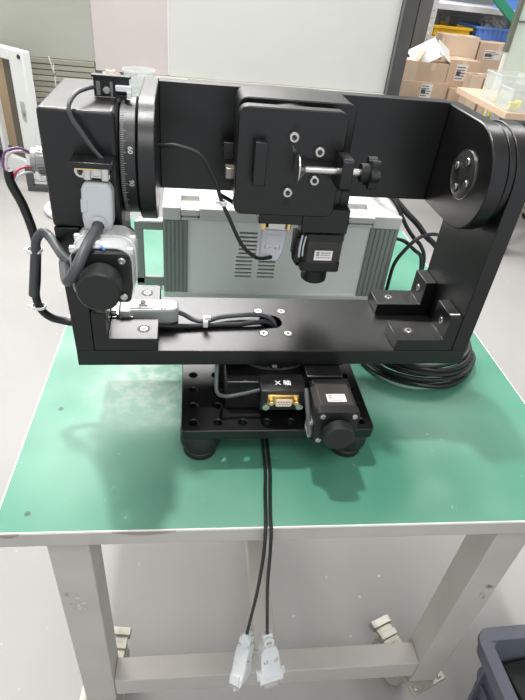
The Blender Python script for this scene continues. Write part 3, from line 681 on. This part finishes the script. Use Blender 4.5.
wpart('cable', B().tube([L2W(-128, -13, 69.5), L2W(-110, -13, 68.5), L2W(-92, -12, 68), L2W(-76, -10.5, 68), L2W(-58, -9, 68), L2W(-40, -8, 68), L2W(-24, -6, 69), L2W(-10, -4, 68), L2W(-3, -3, 60), L2W(-3, -2, 40)], 2.6, n=10), CABL, t2)
b = B(); b.plate(rrect(-5, 5, -6.5, 6.5, 3), [rrect(-4, 4, -5.3, 5.3, 2.4)], -2.5, 2.5, M=frame(L2W(-76, -7.5, 71), (1, 0, 0), (0, 0, 1))); b.box(-3, 3, -2, 2, 75, 79, M=Tr(*L2W(-74, -10, 0)))
wpart('cable_tie', b, TIE, t2, .3)

# ------------------------------------------------------------------ instrument case behind the rig
RC = 0.0
t_ = thing('instrument_case', 118, 340, TZ, 'grey-green instrument case with white top, latches and side ventilation slots, behind the black rig', 'instrument case')
cx0, cx1, cy0, cy1 = -40, 276, 262, 480
b = B(); b.box(cx0 + 6, cx1 - 6, cy0 + 4, cy1, TZ + 8, 104); wpart('case_body', b, CASEG, t_, 1)
# front panel with two vent fields: rows of real slots
slots = []
rows_u = [(60, 84, 89 - 5.4 * k) for k in range(6)] + [(58, 83, 89 - 5.4 * k) for k in range(6, 12)]
b = B()
for x0, x1, z in [(60, 84, 88.5 - 5.9 * k) for k in range(6)] + [(57, 80, 88.5 - 5.9 * k) for k in range(6, 12)] + [(91, 94, 88.5 - 5.9 * k) for k in range(6)] + [(88, 112, 88.5 - 5.9 * k) for k in range(6, 12)]:
    slots.append([(x0, z - 1.4), (x1, z - 1.4), (x1, z + 1.4), (x0, z + 1.4)])
b.plate([(-8, -8), (236, -8), (236, 104), (-8, 104)], slots, cy0, cy0 + 3.5, M=MY); fp = wpart('front_panel', b, CASEG, t_, 0)
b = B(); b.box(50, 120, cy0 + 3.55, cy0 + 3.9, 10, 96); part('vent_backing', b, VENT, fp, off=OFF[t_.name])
b = B(); b.box(cx0, cx1, cy0 - 4, cy0 + 6, -10, -2); b.box(cx0, cx1, cy0 - 1, cy1, TZ + 6, -14); wpart('bottom_rail', b, CASEW, t_, .6)
for cxa, cxb in ((cx0, -8), (236, cx1)):
    b = B(); b.box(cxa, cxb, cy0 - 2, cy0 + 8, -10, 104)
    col_ = wpart('corner_column', b, CASED, t_, .6)
    b = B(); n = 6; wdt = (cxb - cxa) / n
    for i in range(n): b.box(cxa + i * wdt + 1.2, cxa + (i + 1) * wdt - 1.2, cy0 - 3.4, cy0 - 2, -9, 103)
    part('ribs', b, CASED, col_, .3, off=OFF[t_.name])
# white lid with bezel and latch recesses
b = B()
segs = [(cx0, -17), (7, 203), (238, cx1)]
for x0, x1 in segs: b.box(x0, x1, cy0 - 4, cy0 + 40, 104, 121)
b.box(cx0, cx1, cy0 + 40, cy1 + 2, 104, 121); b.box(cx0, cx1, cy0 + 12, cy0 + 41, 104, 112)
wpart('white_lid', b, CASEW, t_, 1.2)
for x0, x1 in ((-16.5, 6.5), (203.5, 237.5)):
    b = B(); b.box(x0, x1, cy0 - 3.4, cy0 + 26, 110.5, 118.5); b.box(x0, x1, cy0 - 3.2, cy0 - 1.5, 104.5, 108)
    lt = wpart('latch', b, CASEW, t_, .6)
    xm = (x0 + x1) / 2; b = B(); b.box(xm - 3, xm + 3, cy0 + 4, cy0 + 6, 118.4, 118.8); b.box(x0 + 1.5, x1 - 2, cy0 + 27, cy0 + 30, 112, 118); b.box(x0 + 3, x1 - 3, cy0 + 14, cy0 + 14.8, 118.4, 118.7)
    part('latch_slot', b, PILL2, lt, off=OFF[t_.name])
    b = B(); b.box(x0 + 1.5, x1 - 1.5, cy0 - 2.6, cy0 + 2, 106, 110.6); part('latch_shadow_gap', b, CASED, lt, off=OFF[t_.name])
b = B(); b.box(-76, -40, cy0 - 1, cy0 + 6, 88, 99); b.box(-76, -65, cy0 - 1, cy0 + 6, 9, 88); b.box(-76, -40, cy0 - 1, cy0 + 6, 6, 19)
wpart('carrying_handle', b, CASED, t_, 1)
b = B(); b.box(-70, -40, cy0 - 3, cy0 + 9, 99, 101.5); b.box(-48, -42, cy0 - 3, cy0, 0, 6); wpart('handle_trim', b, CASEW, t_, .4)
for xx in (-20, 250):
    for yy in (280, 460): wpart('rubber_foot', B().cyl((xx, yy, 0), 9, TZ, TZ + 8, n=16), RUB, t_)

# ------------------------------------------------------------------ cables to the right of the case
CBL = [
 ('black cable running over the back right corner of the table from the white case lid', [(246, 430, 127), (248, 360, 134), (252, 300, 150), (262, 285, 143), (283, 270, 125), (300, 262, 112), (316, 258, 96), (332, 262, 84), (356, 272, 60), (386, 300, 10), (396, 330, -43)], 4.0),
 ('thin black cable just left of the thick one beside the case', [(258, 430, 126), (256, 350, 133), (256, 296, 143), (268, 274, 134), (284, 262, 110), (298, 260, 94), (314, 262, 80), (334, 280, 50), (360, 320, -20), (400, 350, -44)], 2.8),
 ('black cable looping in a tall arc beside the right end of the case', [(283, 258, -38), (278, 254, -10), (277, 252, 20), (278, 252, 55), (288, 250, 80), (304, 252, 97), (330, 262, 98), (352, 280, 80), (365, 300, 20), (372, 310, -40)], 2.6),
 ('black cable crossing low behind the right brackets', [(284, 330, 60), (282, 268, 86), (290, 258, 86), (306, 260, 74), (322, 268, 60), (340, 290, 20), (366, 330, -42)], 2.6)]
for lab, pts, rr in CBL:
    zmin = min(q[2] for q in pts)
    single('power_cable', B().tube(pts, rr, n=10), CABL, (pts[-1][0], pts[-1][1], pts[-1][2] - rr), lab, 'cable')
# coil on the table under the right end of the frame
t_ = thing('coiled_cable', 312, 176, TZ, 'coil of black cable lying on the green table under the right end of the frame', 'cable')
b = B(); pts = []; n = 9
for i in range(n * 16 + 1):
    a = 2 * math.pi * i / 16 + 0.4; k = i / 16
    rx = 80 + 5 * math.sin(k * 2.4) - 2.0 * k; ry = 70 + 6 * math.cos(k * 3.1) - 1.0 * k
    pts.append((306 + rx * math.cos(a) + 3 * math.sin(k * 5), 171 + ry * math.sin(a), TZ + 4.2 + 3.4 * k + 1.5 * math.sin(a * 2 + k)))
b.tube(pts, 3.1, n=8, k=3); wpart('cable', b, CABL, t_)
b = B(); b.plate(rrect(-9, 9, -19, 19, 3), [rrect(-8, 8, -18, 18, 2.5)], -3, 3, M=Tr(380, 186, TZ + 19.3) @ Matrix.Rotation(math.pi / 2, 4, 'X')); wpart('cable_tie', b, TIE, t_)

# ------------------------------------------------------------------ crate, front right on the floor
t_ = thing('storage_crate', 590, -230, FLOOR, 'blue-grey ribbed plastic crate on the floor in front of the table leg', 'crate')
Rc = Tr(590, -230, 0) @ Matrix.Rotation(math.radians(1.0), 4, 'Z')
hx, hy, zt = 200, 162, -330
def ring_box(b, ax, ay, th, z0, z1, tx=0, r=16):
    """rounded-rectangular wall ring, bottom shrunk by tx"""
    o1 = rrect(-ax, ax, -ay, ay, r, 5); i1 = rrect(-ax + th, ax - th, -ay + th, ay - th, max(2, r - th), 5)
    def sc(pts, d): return [(x - math.copysign(d, x), y - math.copysign(d, y)) for x, y in pts]
    bm = b.bm; n = len(o1)
    vo1 = [bm.verts.new((x, y, z1)) for x, y in o1]; vi1 = [bm.verts.new((x, y, z1)) for x, y in i1]
    vo0 = [bm.verts.new((x, y, z0)) for x, y in sc(o1, tx)]; vi0 = [bm.verts.new((x, y, z0)) for x, y in sc(i1, tx)]
    for i in range(n):
        j = (i + 1) % n
        for q in ((vo0, vo1), (vo1, vi1), (vi1, vi0), (vi0, vo0)): bm.faces.new((q[0][i], q[0][j], q[1][j], q[1][i]))
def crp(name, b, m, bevel=0): 
    bmesh.ops.transform(b.bm, matrix=Rc, verts=b.bm.verts); return wpart(name, b, m, t_, bevel)
b = B(); ring_box(b, hx - 14, hy - 14, 4, FLOOR + 4, zt - 2, 28); crp('crate_wall', b, CRATE)
b = B(); ring_box(b, hx, hy, 18, zt - 8, zt, 0, 20); ring_box(b, hx - 3, hy - 3, 4, zt - 30, zt - 8, 2, 18); crp('rim', b, CRATE, .8)
b = B(); b.box(-hx + 44, hx - 44, -hy + 44, hy - 44, FLOOR + 2, FLOOR + 7); crp('crate_bottom', b, CRATE)
b = B()
for zz in (-370, -410, -460, -510):
    d = 28 * (zt - zz) / (zt - FLOOR); ring_box(b, hx - 8 - d, hy - 8 - d, 7, zz - 2, zz + 2, 0, 18)
crp('horizontal_rib', b, CRATE)
for i in range(6):
    yy = -hy + 40 + (2 * hy - 80) * i / 5
    for s in (-1, 1):
        b = B(); pts = [(s * (hx - 5), zt - 20), (s * (hx - 34), FLOOR + 6), (s * (hx - 44), FLOOR + 6), (s * (hx - 18), zt - 20)]
        b.plate(pts, [], yy - 1.5, yy + 1.5, M=MY); crp('vertical_rib', b, CRATE)
for i in range(8):
    xx = -hx + 40 + (2 * hx - 80) * i / 7
    for s in (-1, 1):
        b = B(); pts = [(s * (hy - 5), zt - 20), (s * (hy - 34), FLOOR + 6), (s * (hy - 44), FLOOR + 6), (s * (hy - 18), zt - 20)]
        b.plate(pts, [], xx - 1.5, xx + 1.5, M=MX); crp('vertical_rib', b, CRATE)
b = B(); b.box(-hx + 1.5, -hx + 5, -60, 0, zt - .2, zt + .6); crp('rim_slot', b, VENT)
t2 = thing('power_supply_brick', 500, -200, FLOOR + 7, 'black boxy device with a white label inside the blue-grey crate', 'electronics')
b = B(); b.box(440, 530, -290, -95, FLOOR + 7, -372, M=Tr(485, -190, 0) @ Matrix.Rotation(.12, 4, 'Z') @ Tr(-485, 190, 0)); wpart('device_body', b, BLKP, t2, 3)
Ml = Tr(472, -150, -371.8) @ Matrix.Rotation(.12, 4, 'Z')
b = B(); b.box(-25, 12, -18, 8, 0, .3, M=Ml); wpart('white_label', b, PAPER, t2)
text_part('label_letter', 'A', 16, INK, t2, Ml @ Tr(-6, -5, .4))

# ------------------------------------------------------------------ background left: white framed unit and dark stand
t_ = thing('white_framed_board', -690, 2240, FLOOR, 'white steel frame around a brown board, standing on the floor left of the rig', 'frame')
dv = Vector((-892 + 685, 2421 - 2244, 0)).normalized(); nv = Vector((dv.y, -dv.x, 0)) * -1
Mf = Matrix((dv, nv, Vector((0, 0, 1)))).transposed().to_4x4(); Mf.translation = Vector((-698, 2170, 0))
WF, HF = 270, -18
b = B(); b.box(0, 95, -40, 0, FLOOR, HF, M=Mf); b.box(WF - 22, WF, -40, 0, FLOOR, HF, M=Mf); b.box(95, WF - 22, -40, 0, HF - 45, HF, M=Mf); b.box(95, WF - 22, -40, 0, FLOOR, FLOOR + 75, M=Mf); wpart('white_frame', b, WFRAME, t_, 4)
b = B(); b.box(165, WF - 22, -34, -26, FLOOR + 75, HF - 45, M=Mf); wpart('brown_board', b, WOOD, t_)
b = B(); b.box(95, 172, -38, -20, FLOOR + 75, HF - 45, M=Mf); b.box(172, WF - 22, -38, -20, FLOOR + 75, FLOOR + 108, M=Mf); wpart('dark_inner_strip', b, mat('dark_brown', (.10, .085, .065), .6), t_)
b = B()
for cz in (-235, -260, -282):
    pts = [(48 + (14 + 6 * random.random()) * math.cos(q), cz + 26 * math.sin(q) * random.uniform(.7, 1)) for q in [i * .5236 for i in range(12)]]
    b.plate(pts, [], 0, .5, M=Mf @ Matrix(((1, 0, 0, 0), (0, 0, 1, .2 if nv.y < 0 else 0), (0, 1, 0, 0), (0, 0, 0, 1))))
wpart('scuff_patch', b, mat('scuff_grey', (.42, .44, .42), .6), t_)
wpart('corner_bolt', B().cyl((0, 0, 0), 9, 0, 4, n=14, M=Mf @ Tr(20, 0.5, HF - 22) @ Matrix.Rotation(-math.pi / 2, 4, 'X')), DARKST, t_)
for q in (10, 215): wpart('back_strut', B().box(q, q + 40, -60, -40, FLOOR, FLOOR + 40, M=Mf), WFRAME, t_, 2)

t_ = thing('dark_stand', -640, 2090, FLOOR, 'dark steel stand leg on the floor just right of the white frame', 'stand')
b = B(); b.box(-730, -560, 2050, 2078, FLOOR, FLOOR + 26); b.box(-730, -702, 2050, 2078, FLOOR + 26, FLOOR + 90); b.box(-590, -562, 2050, 2078, FLOOR + 26, FLOOR + 90); b.box(-730, -560, 2050, 2078, FLOOR + 90, FLOOR + 110)
wpart('stand_frame', b, PILL, t_, 2)
t_ = single('white_floor_cable', B().tube([(-560, 1760, FLOOR + 14), (-585, 1790, FLOOR + 14), (-600, 1850, FLOOR + 14), (-560, 1940, FLOOR + 14)], 14, n=8), TIE, (-580, 1820, FLOOR), 'short white tube lying on the floor left of the rig', 'tube')

# ------------------------------------------------------------------ background cabinet with large panels
t_ = thing('equipment_cabinet', 100, 2700, FLOOR, 'large pale enclosure with smooth panels and greenish reflection-toned left pane behind the rig', 'cabinet')
b = B(); b.box(-1500, 944, 2420, 3000, FLOOR + 60, 1250); wpart('cabinet_body', b, PILL2, t_, 2)
b = B(); b.box(-440, -112, 2400, 2420, -104, 1240); wpart('panel', b, PANELP, t_, 1)['label'] = 'pinkish grey panel'
b = B(); b.box(-106, 944, 2400, 2420, -104, 1240); wpart('panel', b, PANEL, t_, 1)['label'] = 'wide pale grey panel'
b = B(); b.box(-1500, -440.3, 2402, 2420, -70, 1240); wpart('greenish_reflection_pane', b, PANELG, t_, 1)  # green glass tone; its break against the pink panel paints a soft reflection
b = B(); b.box(-112, -106, 2398, 2402, -100, 1240); wpart('seam_strip', b, EDGE, t_)
for i in range(12):
    b = B(); z1 = -72 - i * 24; b.box(-1500, -250 if i > 1 else -444, 2396 - (4 if i % 3 == 0 else 0), 2412, z1 - 20, z1); wpart('slat', b, SLAT if i % 2 else mat('slat_olive', (.33, .32, .26), .5) if i == 0 else D.materials['slat_olive'], t_, 1)
b = B(); b.box(-1500, -250, 2412, 2419, -380, -72); wpart('slat_backing', b, SLATD, t_)
b = B(); b.box(-638, -634, 2388, 2392, -150, -60, M=Tr(-636, 0, -85) @ Matrix.Rotation(-.22, 4, 'Y') @ Tr(636, 0, 85)); b.box(-627, -623, 2388, 2392, -330, -90); wpart('cream_cord', b, EDGE, t_)
b = B(); b.box(-250, 944, 2350, 2420, -150, -105); lg = wpart('ledge', b, mat('ledge_beige', (.50, .49, .45), .4, var=.1, vscale=5), t_, 3)
b = B(); b.box(-20, 330, 2349, 2370, -112, -104.4); b.box(330, 610, 2349, 2372, -116, -104.3); part('stain_strip', b, mat('stain_brown', (.24, .22, .18), .5, var=.3, vscale=20), lg, off=OFF[lg.name])
b = B(); b.box(110, 152, 2347, 2349.8, -135, -108); part('yellow_sticker', b, YEL, lg, off=OFF[lg.name])
b = B(); b.box(944, 1018, 2380, 3000, FLOOR, 1250); pl = wpart('corner_post', b, PILL, t_, 3)
b = B(); b.box(944, 952, 2376, 2381, FLOOR, 1250); part('post_edge_highlight', b, PILL2, pl, off=OFF[pl.name])  # paler strip paints the highlight along the post's left edge
for q in (-1400, 0, 850): wpart('cabinet_foot', B().cyl((q, 2500, 0), 30, FLOOR, FLOOR + 62, n=16), RUB, t_)
t_ = thing('grey_pillar', 1300, 3300, FLOOR, 'mid-grey upright post between the dark cabinet corner and the white rack', 'pillar')
wpart('post', B().box(1290, 1372, 3110, 3190, FLOOR, 1250), PILL2, t_, 2)
b = B(); b.box(1262, 1290, 3100, 3190, FLOOR, 1250); wpart('dark_channel', b, VENT, t_, 1)

# clear cup and crumpled bag seen over the left stage
t_ = thing('low_shelf_table', -75, 1330, FLOOR, 'low grey side table hidden behind the rig holding a clear cup', 'table')
wpart('tabletop', B().box(-270, 120, 1180, 1400, -2, 14), PILL2, t_, 2)
for q in ((-260, 1190), (90, 1190), (-260, 1370), (90, 1370)): wpart('leg', B().box(q[0], q[0] + 22, q[1], q[1] + 22, FLOOR, -2), PILL2, t_)
t_ = thing('clear_cup', -150, 1290, 14, 'clear plastic cup standing behind the left stage', 'cup')
b = B(); b.lathe([(30, 14), (44, 96), (46, 98), (46, 101), (42.5, 101), (42.5, 96), (29, 16)], (-150, 1290, 0), n=36); wpart('cup_wall', b, CLEAR2, t_)
t_ = thing('crumpled_bag', -225, 1290, 14, 'crumpled tan paper bag beside the clear cup', 'bag')
b = B(); bmesh.ops.create_icosphere(b.bm, subdivisions=3, radius=1)
for v in b.bm.verts:
    k = 1 + .28 * math.sin(v.co.x * 7 + v.co.z * 5) * math.cos(v.co.y * 6 + v.co.x * 3); v.co = Vector((-225 + 30 * v.co.x * k, 1290 + 26 * v.co.y * k, max(14, 14 + 38 + 40 * v.co.z * k)))
wpart('bag', b, mat('tan_paper', (.50, .43, .36), .7), t_)

# ------------------------------------------------------------------ rack with bins, right background
t_ = thing('storage_rack', 1900, 3400, FLOOR, 'white perforated steel storage rack behind the cardboard boxes', 'rack')
ups = [(1400, 3200), (2700, 3200), (1400, 3700), (2700, 3700)]
for x, y in ups:
    b = B(); hol = [circ(x + 19, z, 5, 8) for z in range(-500, 1200, 38)] if y < 3500 else []
    b.plate([(x, FLOOR), (x + 40, FLOOR), (x + 40, 1250), (x, 1250)], hol, y, y + 3, M=MY); b.box(x - .0, x + 3, y + 3, y + 40, FLOOR, 1250); wpart('upright', b, RACKW, t_)
for z in (262, 650, 92, -330):
    b = B(); b.box(1404, 2738, 3204, 3738, z - 30 if z > 100 else z - 16, z); wpart('shelf_board', b, RACKW, t_, 2)
wpart('back_sheet', B().box(1404, 2738, 3738, 3744, FLOOR, 1250), mat('rack_back_grey', (.40, .42, .43), .6), t_)
def bin_(name, x0, x1, y0, y1, z0, z1, m, lab):
    t_ = thing(name, (x0 + x1) / 2, (y0 + y1) / 2, z0, lab, 'bin'); b = B()
    for q in ((x0, x1, y0, y0 + 6), (x0, x1, y1 - 6, y1), (x0, x0 + 6, y0, y1), (x1 - 6, x1, y0, y1)): b.box(*q, z0, z1)
    b.box(x0, x1, y0, y1, z0, z0 + 6); wpart('bin_body', b, m, t_, 1)
    b = B(); b.box(x0 - 8, x1 + 8, y0 - 10, y0, z1 - 14, z1); b.box(x0 - 8, x1 + 8, y1, y1 + 10, z1 - 14, z1); b.box(x0 - 8, x0, y0, y1, z1 - 14, z1); b.box(x1, x1 + 8, y0, y1, z1 - 14, z1); wpart('bin_rim', b, m, t_, 1)
    b = B()
    for k in range(7): xx = x0 + 20 + (x1 - x0 - 40) * k / 6; b.box(xx - 3, xx + 3, y0 - 6, y0, z0, z1 - 14)
    wpart('bin_rib', b, m, t_); return t_
bin_('yellow_bin', 1456, 1696, 3230, 3560, 92, 150, YEL, 'yellow plastic bin on the white rack shelf')
bin_('blue_bin', 1725, 1960, 3222, 3560, 92, 166, BLUE, 'blue plastic bin on the white rack shelf')
for x, z, h, lab in ((1495, 150, 45, 'small dark cylinder poking out of the yellow bin at left'), (1580, 150, 40, 'dark boxy part poking out of the yellow bin')):
    t_ = thing('dark_part', x, 3300, 98, lab, 'part'); b = B()
    if x < 1500: b.lathe([(20, 98), (24, 150), (22, 180), (12, 196), (12, 205)], (x, 3300, 0), n=18)
    else: b.box(x - 10, x + 45, 3290, 3340, 98, 195)
    wpart('dark_body', b, PILL, t_, 2)
t_ = thing('plastic_bag', 1880, 3300, 98, 'crumpled clear plastic bag heaped in the blue bin', 'bag')
b = B(); bmesh.ops.create_icosphere(b.bm, subdivisions=4, radius=1)
for v in b.bm.verts:
    k = 1 + .25 * math.sin(v.co.x * 9 + v.co.z * 7) * math.cos(v.co.y * 8 + v.co.x * 5); v.co = Vector((1870 + 75 * v.co.x * k, 3320 + 70 * v.co.y * k, 168 + 62 * v.co.z * k))
wpart('bag', b, mat('cloudy_plastic', (.62, .62, .60), .3, alpha=.6), t_)
t_ = thing('green_tube', 1800, 3150, 262, 'dark green tube leaning across the upper rack shelf', 'tube')
b = B(); b.box(-150, 150, -12, 12, -24, 24, M=Tr(1800, 3150, 290) @ Matrix.Rotation(math.radians(33), 4, 'Y')); wpart('tube_body', b, GRN, t_, 4)
t_ = thing('blue_box', 1920, 3300, 262, 'small blue box on the upper rack shelf', 'box'); wpart('box_body', B().box(1850, 1990, 3260, 3340, 262, 360), BLUE, t_, 2)

# cardboard boxes: pile on a low bench
t_ = thing('packing_bench', 1560, 3000, FLOOR, 'low grey packing bench under the cardboard boxes', 'bench')
wpart('bench_top', B().box(1120, 2250, 2650, 3150, -250, -228), PILL2, t_, 2)
for q in ((1130, 2660), (2210, 2660), (1130, 3110), (2210, 3110)): wpart('leg', B().box(q[0], q[0] + 30, q[1], q[1] + 30, FLOOR, -250), PILL2, t_)
def carton(x0, x1, y0, y1, z0, z1, lab, m=CARD, flaps=(), tape=True, label=None, open_=False, rz=0):
    t_ = thing('cardboard_box', (x0 + x1) / 2, (y0 + y1) / 2, z0, lab, 'box', None)
    b = B(); th = 5
    if open_:
        for q in ((x0, x1, y0, y0 + th), (x0, x1, y1 - th, y1), (x0, x0 + th, y0 + th, y1 - th), (x1 - th, x1, y0 + th, y1 - th)): b.box(*q, z0, z1)
        b.box(x0, x1, y0, y1, z0, z0 + th)
    else: b.box(x0, x1, y0, y1, z0, z1)
    wpart('carton_body', b, m, t_, 1.5)
    W_ = x1 - x0; Dp = y1 - y0
    for side, ang, ln in flaps:
        a = math.radians(ang)
        if side == 'front': Mq = Tr((x0 + x1) / 2, y0, z1) @ Matrix.Rotation(a, 4, 'X'); bb_ = (-W_ / 2, W_ / 2, -ln, 0, 0, 4)
        elif side == 'back': Mq = Tr((x0 + x1) / 2, y1, z1) @ Matrix.Rotation(-a, 4, 'X'); bb_ = (-W_ / 2, W_ / 2, 0, ln, 0, 4)
        elif side == 'left': Mq = Tr(x0, (y0 + y1) / 2, z1) @ Matrix.Rotation(-a, 4, 'Y'); bb_ = (-ln, 0, -Dp / 2, Dp / 2, 0, 4); Mq = Tr(x0, (y0 + y1) / 2, z1) @ Matrix.Rotation(a, 4, 'Y')
        else: Mq = Tr(x1, (y0 + y1) / 2, z1) @ Matrix.Rotation(-a, 4, 'Y'); bb_ = (0, ln, -Dp / 2, Dp / 2, 0, 4)
        b = B(); b.box(*bb_, M=Mq); wpart('flap', b, CARD2, t_)
    if tape and not open_: b = B(); b.box((x0 + x1) / 2 - 14, (x0 + x1) / 2 + 14, y0 - .8, y1, z1 - .5, z1 + .8); b.box((x0 + x1) / 2 - 14, (x0 + x1) / 2 + 14, y0 - .8, y0 + 1, z1 - 40, z1); wpart('packing_tape', b, CARD2, t_)
    if label:
        lx0, lx1, lz0, lz1, mm = label; b = B(); b.box(lx0, lx1, y0 - 1.5, y0, lz0, lz1); lo = wpart('shipping_label', b, mm, t_)
        if mm is PAPER:
            b = B(); hh = lz1 - lz0
            for k in range(5): b.box(lx0 + 4, lx0 + 4 + (lx1 - lx0 - 8) * random.uniform(.5, 1), y0 - 2, y0 - 1.4, lz0 + hh * (.12 + .17 * k), lz0 + hh * (.18 + .17 * k))
            b.box(lx0 + 6, lx0 + (lx1 - lx0) * .45, y0 - 2, y0 - 1.4, lz0 + hh * .35, lz0 + hh * .6); part('label_print', b, INK, lo, off=OFF[t_.name])
    return t_
carton(1195, 1490, 2880, 3040, -228, -112, 'flat brown carton with white label, lowest at the left of the pile', label=(1325, 1395, -195, -120, PAPER))
carton(1285, 1470, 2900, 3060, -112, -14, 'plain brown carton standing on the labelled one', CARD, flaps=(('back', 50, 80),))
carton(1168, 1282, 2890, 3020, -112, -10, 'small brown carton at the left edge of the pile beside the dark post', CARD2, flaps=(('right', 60, 60),))
carton(1495, 1700, 2860, 3030, -228, -130, 'low brown carton at the foot of the pile in the middle', CARD)
carton(1475, 1655, 2905, 3055, -128, 12, 'brown carton with white label in the middle of the pile', CARD, label=(1520, 1590, -95, -10, PAPER))
carton(1462, 1690, 3060, 3180, -228, 118, 'tall brown carton at the back below the yellow bin', CARD2, tape=True)
carton(1700, 1960, 3060, 3185, -228, 98, 'wide brown carton at the back below the blue bin', CARD, label=(1740, 1850, 10, 60, PAPER))
carton(1530, 1600, 2700, 2790, -228, -30, 'narrow upright brown carton with a red and blue strip, front of the pile', CARD2, label=(1531, 1599, -128, -100, mat('red_blue_strip', (.35, .15, .25), .5)), open_=True)
carton(1610, 1775, 2690, 2850, -228, -40, 'open brown carton with raised flaps at the right of the pile', CARD2, flaps=(('back', 35, 90), ('right', 40, 60)), open_=True, label=(1735, 1772, -85, -52, PURP))
t_ = thing('white_sheet', 1350, 2990, -14, 'folded white paper sheet tilted on top of the cartons', 'paper')
b = B(); b.box(-95, 75, -70, 70, 0, 3, M=Tr(1345, 2960, 30) @ Matrix.Rotation(math.radians(-28), 4, 'Y') @ Matrix.Rotation(math.radians(35), 4, 'X')); b.box(0, 90, -70, 70, 0, 3, M=Tr(1410, 2970, 66) @ Matrix.Rotation(math.radians(32), 4, 'Y') @ Matrix.Rotation(math.radians(25), 4, 'X')); wpart('sheet', b, WFRAME, t_)
t_ = thing('yellow_hook', 1700, 2700, -228, 'lemon-yellow hooked plastic part in front of the open carton', 'part')
b = B(); b.tube([(1660 + 38 * math.cos(a) * 1.2, 2690, -100 + 26 * math.sin(a)) for a in [math.radians(q) for q in range(150, 400, 20)]], 13, n=10); b.box(1650, 1690, 2680, 2700, -228, -120); wpart('hook', b, LEMON, t_, 2)

# ------------------------------------------------------------------ right cart with clear bins and green sheet
t_ = thing('side_cart', 1450, 1800, FLOOR, 'side cart with a cardboard-covered top at the right edge carrying clear bins', 'cart')
wpart('cart_top', B().box(1155, 1900, 1600, 2060, -20, 4), CARD, t_, 2)
for x, y in ((1670, 2010), (1860, 1610), (1860, 2010), (1340, 2010), (1325, 1610)):
    wpart('leg', B().box(x, x + 30, y, y + 30, FLOOR + 70, -20), WFRAME, t_, 1)
    b = B(); b.box(x - 10, x + 40, y - 10, y + 40, FLOOR + 62, FLOOR + 70); b.box(x, x + 6, y - 10, y + 30, FLOOR + 25, FLOOR + 62); b.box(x + 24, x + 30, y - 10, y + 30, FLOOR + 25, FLOOR + 62); cs_ = wpart('caster', b, CAST, t_, 1)
    b = B(); b.lathe([(6, -9), (34, -9), (34, 9), (6, 9)], (x + 15, y - 5, FLOOR + 34), axis='x', n=24); part('wheel', b, RUB, cs_, off=OFF[cs_.name])
def clearbin(x0, x1, y0, y1, z0, z1, lab):
    t_ = thing('clear_bin', (x0 + x1) / 2, (y0 + y1) / 2, z0, lab, 'bin'); b = B()
    for q in ((x0, x1, y0, y0 + 3), (x0, x1, y1 - 3, y1), (x0, x0 + 3, y0 + 3, y1 - 3), (x1 - 3, x1, y0 + 3, y1 - 3)): b.box(*q, z0, z1)
    b.box(x0, x1, y0, y1, z0, z0 + 3); b.box(x0 - 5, x1 + 5, y0 - 5, y0, z1 - 6, z1); b.box(x0 - 5, x0, y0, y1, z1 - 6, z1); wpart('bin_wall', b, CLEAR2, t_, .5)
clearbin(1165, 1270, 1610, 1720, 4, 80, 'clear plastic bin at the front of the side cart')
clearbin(1282, 1410, 1610, 1740, 4, 100, 'taller clear plastic bin at the right edge of the picture')
clearbin(1180, 1310, 1750, 1880, 4, 105, 'clear plastic bin standing behind the front ones on the side cart')
for k, (x, y, z) in enumerate(((1192, 1640, 7), (1235, 1680, 7), (1320, 1650, 7), (1210, 1790, 7), (1265, 1840, 7))):
    lab = ['small yellow clip at left in the front clear bin', 'small yellow clip at right in the front clear bin', 'small yellow clip in the taller clear bin', 'yellow clip at left in the rear clear bin', 'yellow clip at right in the rear clear bin'][k]
    b = B(); zb = z
    b.plate(rrect(-14, 14, -12, 12, 5), [rrect(-8, 8, -6, 6, 3)], z, z + 26 if k != 3 else z + 20, M=Tr(x, y, 0) @ Matrix.Rotation(k, 4, 'Z')); single('yellow_clip', b, LEMON, (x, y, z), lab, 'clip', None, 1)
t_ = thing('crumpled_film', 1300, 2690, -228, 'crumpled white plastic film on the packing bench', 'film')
b = B(); bmesh.ops.create_icosphere(b.bm, subdivisions=3, radius=1)
for v in b.bm.verts:
    k = 1 + .35 * math.sin(v.co.x * 8 + v.co.z * 6) * math.cos(v.co.y * 7); v.co = Vector((1300 + 60 * v.co.x * k, 2690 + 50 * v.co.y * k, -228 + 16 + 16 * v.co.z * k))
wpart('film', b, EDGE, t_)
t_ = thing('screen_partition', 1300, 1950, FLOOR, 'pale green translucent screen with dark metal frame at the right edge', 'partition')
b = B(); b.box(1352, 2300, 2090, 2096, 40, 900); wpart('translucent_sheet', b, GLASSG, t_)
b = B(); b.box(1336, 1352, 2080, 2106, 150, 920); b.box(2290, 2314, 2080, 2106, FLOOR, 920); b.box(1352, 2290, 2084, 2102, 260, 268); wpart('screen_frame', b, mat('olive_grey_metal', (.13, .15, .12), .5), t_, 1)
b = B(); b.box(1340, 1350, 2084, 2102, FLOOR, 150); b.box(1350, 2290, 2084, 2102, 30, 40); wpart('pale_support', b, WFRAME, t_, 1)
